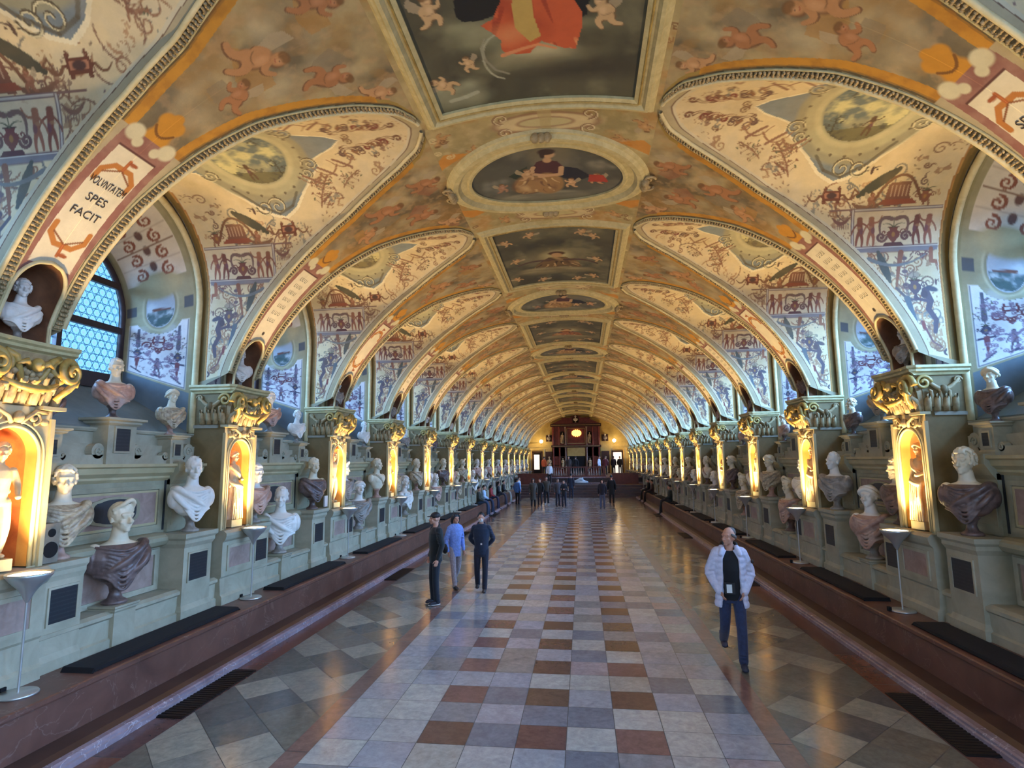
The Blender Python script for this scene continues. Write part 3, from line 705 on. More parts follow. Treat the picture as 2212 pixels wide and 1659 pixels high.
def picture_rect(kind):
    hx, hy = 1.3, 1.84; X, Y = np.meshgrid(np.linspace(-hx, hx, 190), np.linspace(-hy, hy, 260), indexing='ij')
    P = Paint(X, Y, (88, 84, 64), kind); P.mottle(1.2, (58, 56, 44), .9, kind); P.mottle(2.5, (128, 122, 92), .6, kind + 5, .5, .75)
    T = lambda cx, cy, sc, rot=0: frame2d(cx, cy, sc, (1, 0), (0, -1), rot)
    if kind == 0:
        cloud(P, (0, 1.0), .75, .3, (150, 144, 108), 1, 16); cloud(P, (-.6, .62), .35, .3, (140, 138, 104), 2); cloud(P, (.75, .75), .4, .3, (120, 116, 86), 3); cloud(P, (-1.0, 1.55), .4, .3, (140, 140, 112), 4)
        for (x, y, a_, b_, c_) in ((.1, 1.02, .62, .24, (126, 120, 90)), (.15, 1.0, .45, .17, (164, 156, 118)), (.2, .95, .28, .1, (186, 176, 136)), (-.5, .6, .3, .22, (120, 118, 90)), (-.52, .55, .2, .14, (150, 146, 112)), (-1.0, 1.62, .35, .14, (130, 130, 104)), (.75, .8, .35, .2, (70, 64, 48)), (.6, 1.25, .7, .2, (54, 48, 38)), (-.75, .95, .3, .16, (58, 54, 42))): P.ell((x, y), a_, b_, c_, a=.75, soft=.6)
        for k in range(9): t_ = PI * (.55 + .11 * k); P.line([(-.33 + .24 * math.cos(t_), 1.0 + .38 * math.sin(t_)), (-.33 + .24 * math.cos(t_ + .35), 1.0 + .38 * math.sin(t_ + .35))], .014, (172, 168, 140), .8)
        P.line([(-.55, 1.0), (-.56, .8), (-.5, .66)], .02, (150, 146, 120), w2=.01); P.line([(-.55, 1.0), (-.45, 1.2), (-.3, 1.3)], .016, (140, 134, 110))
        P.poly([(-.69, -.2), (-.75, .27), (-.69, .36), (-.5, .39), (-.29, .33), (-.1, .0), (.4, -.2), (.46, .26), (.6, .48), (.66, .43), (.7, .1), (.5, -.6), (-.4, -.6)], (26, 26, 26))
        robe(P, [(-.2, -.6), (-.25, .17), (-.36, .39), (-.51, .46), (-.41, .58), (-.32, .72), (-.33, .87), (-.27, .97), (-.01, .98), (.14, .8), (.4, .94), (.53, .95), (.6, .63), (.6, .39), (.46, .1), (.3, -.6)], (198, 92, 52), (222, 150, 96), (150, 56, 34), 3)
        P.poly([(-.12, -.2), (-.14, .56), (.01, .8), (.14, .72), (.08, .4), (.1, -.2)], (190, 158, 84)); P.line([(-.33, .97), (-.1, .9), (.1, .85), (.3, .93)], .03, (214, 140, 92), w2=.015)
        P.ell((.02, -.85), .17, .2, (196, 158, 116)); P.ell((.02, -.95), .2, .14, (92, 62, 40)); P.ell((.02, -.5), .3, .25, (180, 80, 50))
        for (x, y, sc, f, rt) in ((-1.02, .35, .46, 1, 0), (-.98, 1.42, .42, 1, .9), (-.72, 1.15, .3, -1, .2), (.92, .62, .5, -1, .3), (-1.0, -.9, .4, 1, 0), (.95, -1.1, .4, -1, 0)):
            m_putto(P, T(x, y, sc, rt), sc, (196, 162, 116), f, (120, 92, 62))
        P.line([(-1.1, 1.62), (-.9, 1.6), (-.75, 1.55)], .035, (170, 170, 146), .8)
    else:
        cols = [((126, 66, 44), (96, 96, 84)), ((110, 84, 50), (84, 62, 54)), ((150, 90, 54), (60, 66, 70))][kind % 3]
        P.ell((0, 0), .55, .5, (152, 140, 100), a=.6, soft=.7); P.ell((0, -.1), .34, .3, (186, 176, 130), a=.6, soft=.4)
        P.ell((0, -.25), .2, .12, (90, 60, 38)); P.ell((0, -.12), .13, .15, (176, 140, 98))
        robe(P, [(-.2, .0), (-.5, .4), (-.6, .7), (0, .82), (.6, .72), (.5, .35), (.2, .0)], cols[0], (186, 156, 110), (56, 40, 32), kind)
        P.line(bez(T(0, .2, 1), (-.2, 0), (-.7, .1), (-.95, -.15)), .06, cols[1], w2=.03); P.line(bez(T(0, .2, 1), (.2, 0), (.7, .1), (.95, -.2)), .06, cols[1], w2=.03)
        cloud(P, (0, .9), 1.1, .25, (134, 124, 92), 5, 14)
        for k, (x, y) in enumerate(((-1, -1.2), (-.6, -1.45), (.9, -1.3), (.5, -1.5), (-1, 1.3), (-.5, 1.6), (.95, 1.35), (.4, 1.6), (1, .1), (-1.05, 0))):
            m_putto(P, T(x, y + .15, .38, (-1) ** k * .5), .38, (184, 148, 104), (-1) ** k, (104, 78, 54))
    Z = vz(X) - .015
    return grid_mesh('canvas', np.stack([X, Y, Z], -1), 'canvas_oil', P.colors())
def picture_oval(kind):
    n, m = 220, 90; t = np.linspace(0, 2 * PI, n); r = np.linspace(0, 1, m); TT, R = np.meshgrid(t, r, indexing='ij')
    X, Y = 1.32 * R * np.cos(TT), .98 * R * np.sin(TT)
    P = Paint(X, Y, (86, 84, 72), kind); P.mottle(1.6, (60, 60, 54), .8, kind + 3); P.mottle(2.5, (120, 116, 100), .6, kind + 5, .5, .75)
    T = lambda cx, cy, sc, rot=0: frame2d(cx, cy, sc, (1, 0), (0, -1), rot)
    cloud(P, (0, .72), 1.0, .2, (128, 124, 104), 6, 16); cloud(P, (-.9, .2), .3, .3, (110, 110, 98), 7); cloud(P, (.95, -.3), .3, .2, (120, 116, 100), 8)
    P.ell((.1, -.68), .36, .33, (118, 110, 86), a=.7, soft=.25)
    P.poly([(.2, -.3), (.52, -.22), (.75, .04), (.5, .25), (.2, .05)], (38, 38, 46)); P.poly([(-.3, -.36), (-.64, -.1), (-.5, .05), (-.3, 0)], (44, 56, 42))
    P.poly([(-.13, -.47), (0, -.52), (.2, -.45), (.28, -.3), (.26, 0), (-.17, -.02), (-.3, -.1)], (78, 44, 46))
    P.ell((-.32, .3), .3, .32, (112, 84, 58), soft=.1); P.ell((.02, .3), .27, .36, (150, 116, 72), soft=.1); P.ell((-.3, .22), .22, .26, (158, 120, 82), soft=.3); P.ell((.0, .2), .17, .24, (196, 160, 104), soft=.4)
    robe(P, [(-.47, .06), (-.58, .3), (-.56, .48), (-.42, .6), (-.2, .56), (-.05, .62), (.1, .6), (.2, .42), (.24, .12), (.1, .0), (-.14, .04), (-.3, .0)], (156, 120, 76), (206, 176, 128), (110, 76, 54), 2)
    P.line([(.26, -.25), (.24, -.02), (-.1, .02)], .045, (190, 152, 112)); P.line([(-.2, -.3), (-.28, -.1), (-.05, -.02)], .04, (190, 152, 112))
    P.ell((.04, -.5), .07, .08, (186, 148, 108)); P.ell((.07, -.68), .1, .12, (192, 154, 112)); P.ell((.04, -.75), .14, .09, (62, 44, 34)); P.ell((-.03, -.66), .04, .09, (62, 44, 34))
    m_putto(P, T(-.33, .12, .42), .42, (186, 150, 108), 1); m_putto(P, T(.42, .45, .36), .36, (196, 156, 112), -1); m_putto(P, T(-.8, .42, .34), .34, (160, 120, 92), 1)
    m_putto(P, T(.85, .3, .4), .4, (186, 140, 100), -1); P.poly([(.72, 0), (.95, -.02), (1.05, .22), (.7, .24)], (168, 62, 44)) if kind == 0 else None
    return grid_mesh('canvas', np.stack([X, Y, vz(X) - .015], -1), 'canvas_oil', P.colors())

# ------------------------------------------------------------------ assemble the vault
PK = {k: Y0 + PITCH * k for k in range(KMIN, KMAX + 1)}
SIDES = ((-1, 'left'), (1, 'right'))
lun_hi = [lunette_mesh('lunette_near', 330, 190, 11, (222, 200, 152)), lunette_mesh('lunette_near_b', 330, 190, 23, (214, 192, 146))]
lun_lo = [lunette_mesh('lunette_far', 110, 60, 5, (218, 198, 150))]
rib_hi = [rib_mesh('rib_near', 400, 90, 3, False), rib_mesh('rib_near_b', 400, 90, 8, True)]
rib_lo = rib_mesh('rib_far', 120, 12, 5, True)
moulding = groin_moulding_mesh(); ribn = rib_niche_mesh()
crown = crown_mesh('crown', 4)
for s, nm in SIDES:
    for k, y in PK.items():
        near = k <= 2
        struct('ceiling', (rib_hi[(k + 1) % 2] if near else rib_lo), loc=(0, y, 0), scale=(s, 1, 1))
        struct('ceiling', moulding, loc=(0, y, 0), scale=(s, 1, 1))
        struct('ceiling', ribn, loc=(0, y, 0), scale=(s, 1, 1))
        struct('ceiling', (lun_hi[k % 2] if near else lun_lo[0]), loc=(0, y + HB, 0), scale=(s, 1, 1))
for k in range(-3, KMAX + 2, 2): struct('ceiling', crown, loc=(0, Y0 + PITCH * k, 0))
# framed pictures of the crown
fr = MB()
sweep_on_vault(fr, rect_path(1.3, 1.84), [(-.02, .0), (-.02, .05), (.03, .07), (.05, .04), (.09, .045), (.13, .09), (.17, .085), (.19, .05), (.22, .04), (.25, .0)], 'frame_stucco')
sweep_on_vault(fr, rect_path(1.3, 1.84), [(.035, .07), (.045, .078), (.06, .05)], 'gold_stucco')
fr_rect = fix_normals(fr.build('frame'))
fo = MB()
sweep_on_vault(fo, oval_path(1.3, .96), [(-.02, 0), (-.02, .05), (.03, .06), (.06, .03), (.16, .035), (.22, .1), (.3, .1), (.34, .05), (.38, .04), (.4, .0)], 'frame_stucco')
for a in range(4):  # knobs at the four ends of the oval
    x, y = [(1.62, 0), (-1.62, 0), (0, 1.3), (0, -1.3)][a]; z = float(vz(np.array(x)))
    fo.use('leaf_stucco')
    for q in (-.09, 0, .09): fo.ell((x + (q if a > 1 else 0), y + (q if a < 2 else 0), z - .1), (.07, .07, .08), 8, 6)
    if a < 2:
        for q in (-.14, .14): fo.tube(spiral(lambda u, v: np.array([x + math.copysign(.06, x) + u, y + q + v, float(vz(np.array(x))) - .08]), 0, 0, .1, 0, 1.2 * (1 if q > 0 else -1)), .022, 6)
fr_oval = fix_normals(fo.build('frame'))
canv = [picture_rect(i) for i in range(4)]; canvo = [picture_oval(i) for i in range(3)]
RL = {-1: 'large rectangular ceiling painting nearest the camera, robed figure in orange and black on clouds', 1: 'second rectangular ceiling painting, crowned figure with ring of small angels'}
OL = {0: 'largest oval ceiling painting, seated woman with children on clouds'}
for k in range(-1, KMAX + 1):
    if k % 2:
        idx = (k + 1) // 2; lab = RL.get(k, 'dark rectangular ceiling painting in pale frame, %s rectangle from the camera' % ORD[idx])
        t = thing('ceiling_painting', lab, 'painting', (0, PK[k], 0), group='framed pictures along the crown of the vault'); obj('frame', fr_rect, parent=t); obj('canvas', canv[min(idx, 1 + idx % 3) if idx else 0], parent=t)
    else:
        idx = k // 2; lab = OL.get(k, 'oval ceiling painting in pale frame, %s oval from the camera' % ORD[idx])
        t = thing('ceiling_painting', lab, 'painting', (0, PK[k], 0), group='framed pictures along the crown of the vault'); obj('frame', fr_oval, parent=t); obj('canvas', canvo[idx % 3], parent=t)

# painted letters of the near rib inscriptions, bent onto the rib soffit
def letters(text, size, s, k, sdist, width=None, mat='letter_ink'):
    cu = bpy.data.curves.new('letters', 'FONT'); cu.body = text; cu.size = size; cu.align_x = 'CENTER'; cu.extrude = .0; cu.resolution_u = 3
    o = bpy.data.objects.new('tmp', cu); COL.objects.link(o); dg = bpy.context.evaluated_depsgraph_get(); me = bpy.data.meshes.new_from_object(o.evaluated_get(dg)); bpy.data.objects.remove(o)
    xs = [v.co.x for v in me.vertices]; f = 1.0 if not width else width / (max(xs) - min(xs))
    for v in me.vertices:
        S = sdist - v.co.y; x = float(x_of_s(S)); n = vn(np.array([x]))[0]
        v.co = (s * (x + n[0] * .006), PK[k] + v.co.x * f * (1 if s < 0 else -1), float(vz(np.array(x))) + n[1] * .006)
    me.materials.clear(); me.materials.append(M(mat)); return me
plain('letter_ink', (52, 40, 34), .8)
s6 = float(s_of_x(4.05))
def inscription(lines, s, k, lab):
    t = thing('rib_inscription', lab, 'inscription', (s * 4.4, PK[k], 5.7))
    for i, tx in enumerate(lines):
        me = letters(tx, .13, s, k, s6 + .62 + .19 * i, .44 if len(tx) > 6 else None)
        o = obj('lettering', me, parent=t); o.matrix_parent_inverse = Matrix.Translation((-s * 4.4, -PK[k], -5.7))
inscription(['VOLVNTATEM', 'SPES', 'FACIT'], -1, -1, 'painted capitals VOLVNTATEM SPES FACIT on the nearest left rib')
inscription(['SPES', 'CO', ''][:2], 1, -1, 'painted capitals SPES CO on the nearest right rib, cut by the photo edge')

# ------------------------------------------------------------------ window embrasures
def reveal_xyz(t, d):
    """t 0..1 around the opening from one foot to the other, d 0..1 from the hall to the glass"""
    def sec(r, spr, zb):
        side = spr - zb; arc = PI * r
        tt = np.clip(t, 0, 1); y = np.zeros_like(tt); z = np.zeros_like(tt)
        a = tt < .3; b = tt > .7; c = ~(a | b)
        y[a] = -r; z[a] = zb + side * tt[a] / .3
        y[b] = r; z[b] = zb + side * (1 - tt[b]) / .3
        th = (tt[c] - .3) / .4 * PI; y[c] = -r * np.cos(th); z[c] = spr + r * np.sin(th); return y, z
    y0, z0 = sec(1.55, 5.42, 3.3); y1, z1 = sec(1.15, 5.12, 3.98)
    return np.stack([5.93 + 1.02 * d, y0 + (y1 - y0) * d, z0 + (z1 - z0) * d], -1)
def reveal_mesh(name, n, m, seed):
    t = np.linspace(0, 1, n); d = np.linspace(0, 1, m); Tt, D = np.meshgrid(t, d, indexing='ij'); P3 = reveal_xyz(Tt, D)
    tt = np.minimum(Tt, 1 - Tt); V = np.where(tt < .3, 3.3 + tt / .3 * 2.0, 5.3 + (tt - .3) / .2 * 2.1)
    U = D * 1.1; P = Paint(U, V, (168, 158, 122), seed); up = lambda cu, cv, sc, rot=0: frame2d(cu, cv, sc, (1, 0), (0, 1), rot)
    P.mottle(3, (140, 128, 96), .5, seed)
    low = P.V < 3.92; P.C[low] = lin((112, 124, 128)); P.mottle(2, (86, 98, 108), .7, seed + 1, mask=low)
    pan = [(.14, 3.98), (.96, 3.98), (.96, 5.12), (.86, 5.12), (.8, 5.0), (.7, 4.92), (.55, 4.88), (.4, 4.92), (.3, 5.0), (.24, 5.12), (.14, 5.12)]
    sh = lambda q: [(.55 + (u - .55) * q, 4.55 + (v - 4.55) * q) for u, v in pan]
    P.poly(sh(1.07), (196, 190, 170)); P.poly(sh(1.04), (120, 120, 128)); P.poly(sh(1.02), (218, 212, 206)); P.mottle(5, (196, 188, 186), .4, seed + 2, mask=(P.V > 3.98) * (P.V < 5.1) * (P.U > .14) * (P.U < .96))
    dk = (74, 70, 88); rd = (118, 66, 70)
    m_plaque(P, up(.55, 4.76, .15), .15, rd, (222, 216, 208)); m_mask(P, up(.55, 4.55, .2), .2, rd)
    m_figure(P, up(.55, 4.06, .36), .36, (96, 82, 92)); P.poly([up(.55, 4.02, .1)(a, b) for a, b in ((-1, 0), (1, 0), (.4, .5), (-.4, .5))], dk)
    for s in (-1, 1):
        u = .55 + s * .3; P.line([(u, 5.02), (u, 4.62)], .022, (88, 88, 96), w2=.034); m_vase(P, up(u, 4.36, .2), .2, dk); P.line([(u - .1, 4.34), (u + .1, 4.34)], .014, dk)
        P.line([(u, 4.34), (u, 4.08)], .04, rd if seed % 2 else dk, w2=.006); m_tree(P, up(u, 4.56, .4), .4, (110, 96, 110), 24, seed)
        P.line(spiral(up(.55 + s * .16, 4.66, .08), 0, 0, 1, 0, 1.3 * s), .014, rd); P.line([(u - .06, 4.02), (u + .08, 4.1)], .016, dk)
        P.line(bez(up(.55, 4.3, .3), (s * .1, 0), (s * .5, .4), (s * .8, -.1)), .014, (120, 104, 124), w2=.006)
    for k in range(60):
        r = P.rng; a_, b_ = .2 + .7 * r.rand(), 4.02 + .92 * r.rand(); P.line(spiral(up(a_, b_, .035), 0, 0, 1, 6 * r.rand(), 1.3), .007, (132, 108, 124), .8)
    for k in range(50):
        r = P.rng; P.ell((.2 + .7 * r.rand(), 4.0 + .9 * r.rand()), .018, .009, (124, 104, 118), rot=3 * r.rand(), a=.8)
    P.ell((.55, 5.42), .27, .46, (188, 176, 140), soft=.04); P.ell((.55, 5.42), .24, .42, (150, 140, 108), soft=.04); P.ell((.55, 5.42), .21, .38, (182, 184, 186), soft=.03)
    c = np.hypot((P.U - .55) / .2, (P.V - 5.42) / .37) < 1; P.clip = c.astype(float); P.poly([(.3, 5.0), (.8, 5.0), (.8, 5.38), (.3, 5.38)], (84, 98, 96)); P.mottle(7, (208, 208, 204), .7, seed + 4, .45, .65); P.line([(.42, 5.38), (.66, 5.4)], .02, (120, 76, 60)); P.mottle(9, (66, 84, 74), .7, seed + 6, .5, .6, mask=P.V < 5.3); P.clip = None
    for s in (-1, 1): P.poly([(.55 + s * .42 - .07, 5.34), (.55 + s * .42 + .07, 5.34), (.55 + s * .42 + .07, 5.52), (.55 + s * .42 - .07, 5.52)], (92, 92, 92))
    P.poly([(.12, 5.86), (.98, 5.86), (.98, 7.4), (.12, 7.4)], (214, 202, 182)); P.ell((.55, 5.78), .34, .22, (176, 160, 118))
    for q in np.arange(6.0, 7.4, .26):
        for s in (-1, 1): P.line(spiral(up(.55 + s * .2, q, .1), 0, 0, 1, PI / 2, s * 1.4), .022, (140, 84, 62), w2=.01)
        P.ell((.55, q + .1), .05, .08, (110, 80, 70)); P.line([(.14, q + .15), (.96, q + .15)], .008, (140, 110, 90))
    edge = (P.U < .05) | (P.U > 1.04); P.C[edge] = lin((150, 140, 104))
    return grid_mesh(name, P3, 'fresco', P.colors())
rev = [reveal_mesh('embrasure', 420, 80, 3), reveal_mesh('embrasure_b', 420, 80, 6), reveal_mesh('embrasure_far', 130, 24, 3)]
def embr_trim():
    mb = MB(); t = np.linspace(0, 1, 60); P = reveal_xyz(t, np.zeros(60))
    mb.use('moulding_stucco').tube([P[i] + np.array([-.04, 0, 0]) for i in range(60)], .05, 8)
    # flat ring between the lunette arch and the embrasure, and the brown painted cheek
    a = np.concatenate([np.linspace(-AMAX, AMAX, 60)]); Ay, Az = arch_pt(a); G = np.zeros((60, 2, 3)); G[:, 0] = np.stack([np.full(60, XA), Ay, Az], -1); G[:, 1] = np.stack([np.full(60, 5.94), Ay * .985, Az - .01], -1)
    mb.use('pillar_stucco').grid(G); return mb.build('embrasure_edge')
etrim = embr_trim()
def pane_mesh(n=230, m=230):
    u = np.linspace(-1, 1, n); f = np.linspace(0, 1, m); U, F = np.meshgrid(u, f, indexing='ij')
    Y = U * 1.12; top = 5.12 + np.sqrt(np.maximum(0, 1.12 ** 2 - Y ** 2)); Z = 4.2 + F * (top - 4.2)
    d1, h = .135, .117
    col = np.zeros((n, m, 3)); q1 = np.hypot((Y / d1 - np.round(Y / d1)) * d1, (Z / (2 * h) - np.round(Z / (2 * h))) * 2 * h)
    q2 = np.hypot((Y / d1 - .5 - np.round(Y / d1 - .5)) * d1, (Z / (2 * h) - .5 - np.round(Z / (2 * h) - .5)) * 2 * h); d = np.minimum(q1, q2)
    ring = (d > .055) & (d < .066); cen = np.clip(d / .05, 0, 1)[..., None]
    glass = np.array([.62, .66, .78]) * (1 - cen) + np.array([.5, .86, .95]) * cen
    gap = np.array([.42, .74, .9]); col = np.where(d[..., None] > .066, gap, glass); col[ring] = (.03, .10, .16)
    rr = np.random.RandomState(2); col *= .92
    return grid_mesh('pane', np.stack([np.full_like(Y, 6.98), Y, Z], -1), 'roundel_glass', col, smooth=False)
pane = pane_mesh()
def window_frame_mesh():
    mb = MB().use('window_wood'); t = np.linspace(0, PI, 30)
    arch = [(6.93, -1.13 * math.cos(a), 5.12 + 1.13 * math.sin(a)) for a in t]
    mb.tube([(6.93, -1.13, 4.15)] + arch + [(6.93, 1.13, 4.15)], .055, 4)
    for z, w in ((4.16, .06), (4.95, .05), (5.66, .05)):
        hw = 1.12 if z < 5.12 else math.sqrt(1.12 ** 2 - (z - 5.12) ** 2); mb.box(6.9, 6.97, -hw, hw, z - w, z + w)
    mb.box(6.9, 6.97, -.04, .04, 4.15, 6.24); mb.box(6.88, 7.0, -1.2, 1.2, 3.98, 4.12)
    return mb.build('window_frame')
wframe = window_frame_mesh()
# ------------------------------------------------------------------ bay wall architecture (x outward, y from pillar axis)
def panel_frame(mb, x, y0, y1, z0, z1, w=.04, mat='grey_stone', step=.02):
    mb.use(mat); mb.box(x - step, x + .02, y0, y1, z1 - w, z1); mb.box(x - step, x + .02, y0, y1, z0, z0 + w)
    mb.box(x - step, x + .02, y0, y0 + w, z0 + w, z1 - w); mb.box(x - step, x + .02, y1 - w, y1, z0 + w, z1 - w)
def scroll_block(mb, x0, x1, y, z, r, sg=1):
    t = np.linspace(0, 2 * PI, 20, endpoint=False); n = 20
    V = [(x0, y + r * math.cos(a), z + r * math.sin(a)) for a in t] + [(x1, y + r * math.cos(a), z + r * math.sin(a)) for a in t]
    mb.add(V, [(i, (i + 1) % n, n + (i + 1) % n, n + i) for i in range(n)] + [tuple(range(n))[::-1]])
    mb.tube([(x0 - .005, y + r * .62 * (1 - k / 22) * math.cos(k * .5), z + r * .62 * (1 - k / 22) * math.sin(k * .5 * sg)) for k in range(18)], .012, 5)
def bay_wall_mesh(first=False):
    mb = MB().use('dado_stone')
    mb.prism([(5.27, .55), (5.27, .70), (5.30, .72), (5.30, .93), (5.26, .96), (5.26, 1.0), (5.32, 1.03), (6.0, 1.03), (6.0, .55)], .46, 3.49)
    mb.box(5.62, 5.95, .43, 3.52, 1.03, 1.66)                                   # back of the low recess
    mb.use('pink_marble').box(5.605, 5.63, 1.15, 2.5, 1.1, 1.55); panel_frame(mb, 5.62, 1.05, 2.58, 1.04, 1.6, .07, 'dado_stone', .035)
    mb.use('grey_stone').prism([(5.6, 1.62), (5.5, 1.66), (5.46, 1.72), (5.46, 1.77), (5.5, 1.8), (5.6, 1.82), (5.95, 1.82), (5.95, 1.62)], .95, 2.66)
    mb.box(5.74, 5.95, .40, 3.55, 1.66, 2.66)                                   # main wall field
    mb.use('pale_stone').prism([(5.74, 2.56), (5.70, 2.6), (5.70, 2.63), (5.64, 2.68), (5.62, 2.75), (5.58, 2.77), (5.58, 2.81), (6.0, 2.81), (6.0, 2.56)], .40, 3.55)
    mb.use('grey_stone'); panel_frame(mb, 5.74, 1.02, 2.72, 1.87, 2.5, .06, step=.03); panel_frame(mb, 5.735, 1.09, 2.65, 1.94, 2.43, .03, 'pale_stone', .015)
    mb.use('pink_marble').box(5.728, 5.745, 1.12, 2.62, 1.97, 2.40)
    # cartouche on the panel
    for q, x, mt in ((1.0, 5.70, 'grey_stone'), (.84, 5.695, 'slate')):
        P = []
        for k in range(40):
            a = 2 * PI * k / 40; u, v = math.cos(a), math.sin(a); uu = .36 * math.copysign(abs(u) ** .8, u) * (1.18 if abs(v) < .62 else 1.0); vv = .19 * math.copysign(abs(v) ** .55, v); P.append((1.87 + uu * q, 2.185 + vv * q))
        n = 40; mb.use(mt); mb.add([(x, a, b) for a, b in P] + [(5.735, a, b) for a, b in P], [(i, (i + 1) % n, n + (i + 1) % n, n + i) for i in range(n)] + [tuple(range(n))])
    mb.use('grey_stone')
    for y0, y1 in ((.56, .95), (2.84, 3.4)):
        mb.box(5.69, 5.76, y0, y1, 1.8, 2.58); mb.prism([(5.69, 2.5), (5.64, 2.56), (5.56, 2.7), (5.56, 2.83), (5.95, 2.83), (5.95, 2.5)], y0, y1); panel_frame(mb, 5.69, y0 + .06, y1 - .06, 1.9, 2.46, .025, step=.012)
    mb.use('slate').box(5.735, 5.742, 2.79, 2.83, 1.84, 2.8)
    # parapet with steps above the cornice, behind the small pedestals
    mb.use('dado_stone').box(5.72, 6.0, .43, 3.52, 2.81, 2.93); mb.box(5.82, 6.0, .43, 3.52, 2.93, 3.08); mb.box(5.9, 6.02, .43, 3.52, 3.08, 3.26)
    mb.prism([(5.86, 3.24), (5.84, 3.27), (5.84, 3.29), (6.05, 3.29), (6.05, 3.24)], .43, 3.52)
    for y in (.62, 3.33): scroll_block(mb, 5.78, 5.95, y, 3.0, .12)
    mb.use('sill_plaster').prism([(5.95, 3.25), (5.95, 3.32), (6.95, 4.0), (7.1, 4.0), (7.1, 3.25)], .45, 3.5)
    mb.use('grey_stucco').box(7.0, 7.04, .2, 3.75, 2.8, 4.12)
    return fix_normals(mb.build('bay_wall'))
bayw = bay_wall_mesh()
def outer_wall_mesh():                        # solid masonry round each window so no light leaks
    mb = MB().use('grey_stucco'); n = 30
    t = np.linspace(0, PI, n); inner = [(7.02, HB - 1.15 * math.cos(a), 5.12 + 1.15 * math.sin(a)) for a in t]
    inner = [(7.02, HB - 1.15, 4.0)] + inner + [(7.02, HB + 1.15, 4.0)]
    outer = [(7.02, -.05, 4.0)] + [(7.02, 1.05 * PITCH * (i / (n - 1)) - .05 * PITCH, 8.0) if 0 < i < n - 1 else (7.02, [-.05, PITCH + .05][i > 0], 8.0) for i in range(n)] + [(7.02, PITCH + .05, 4.0)]
    G = np.stack([np.array(inner), np.array(outer)], 1); mb.grid(G, False); mb.box(5.9, 7.2, -.05, PITCH + .05, 8.0, 8.1); mb.box(7.0, 7.1, -.05, PITCH + .05, -.1, 4.0)
    return mb.build('outer_wall')
outw = outer_wall_mesh()
for s, nm in SIDES:
    for k, y in PK.items():
        near = k <= 2
        struct('wall_' + nm, bayw, loc=(0, y, 0), scale=(s, 1, 1)); struct('wall_' + nm, outw, loc=(0, y, 0), scale=(s, 1, 1))
        struct('wall_' + nm, (rev[(k + 1) % 2] if near else rev[2]), loc=(0, y + HB, 0), scale=(s, 1, 1))
        struct('trim_1', etrim, loc=(0, y + HB, 0), scale=(s, 1, 1))
        w = thing('window_%d' % (k + 3 + (20 if s > 0 else 0)), '%s arched window with blue bottle-glass roundels from the front, %s side' % (ORD[k + 2], nm), 'window', (0, y + HB, 0), scale=(s, 1, 1)); w['kind'] = 'structure'
        obj('window_frame', wframe, parent=w); obj('pane', pane, parent=w)

# ------------------------------------------------------------------ pillars
def niche_hole_face(mb, x, hw, y0, y1, z0, z1, zb, zs):
    """flat face at x with an arched hole (half width hw, sill zb, springing zs)"""
    mb.add([(x, y0, z0), (x, -hw, z0), (x, -hw, zs), (x, -hw, z1), (x, y0, z1)], [(0, 1, 2, 3, 4)])
    mb.add([(x, y1, z0), (x, hw, z0), (x, hw, zs), (x, hw, z1), (x, y1, z1)], [(4, 3, 2, 1, 0)])
    if zb > z0: mb.add([(x, -hw, z0), (x, hw, z0), (x, hw, zb), (x, -hw, zb)], [(0, 1, 2, 3)])
    n = 16; A = [(x, -hw * math.cos(PI * i / n), zs + hw * math.sin(PI * i / n)) for i in range(n + 1)]; B = [(x, -hw + 2 * hw * i / n, z1) for i in range(n + 1)]
    mb.grid(np.stack([np.array(A), np.array(B)], 1), False)
def half_niche(mb, x, hw, zb, zs, depth, n=14):
    zz = list(np.linspace(zb, zs, 6)); dome = [zs + hw * math.sin(a) for a in np.linspace(0, PI / 2, 9)[1:]]
    G = []
    for z in zz + dome:
        f = 1 if z <= zs else math.sqrt(max(0, 1 - ((z - zs) / hw) ** 2))
        G.append([(x + depth * f * math.sin(PI * j / n), hw * f * math.cos(PI * j / n), z) for j in range(n + 1)])
    mb.grid(np.array(G)); mb.add([(x, hw, zb)] + [(x + depth * math.sin(PI * j / n), hw * math.cos(PI * j / n), zb) for j in range(n + 1)] + [(x, -hw, zb)], [tuple(range(n + 3))])
def spiral3(x, y, z, r, turns, sg, out=0.0, n=26):
    return [(x - out * k / n, y + sg * r * (1 - .85 * k / n) * math.cos(-PI / 2 + 2 * PI * turns * k / n), z + r * (1 - .85 * k / n) * math.sin(-PI / 2 + 2 * PI * turns * k / n)) for k in range(n + 1)]
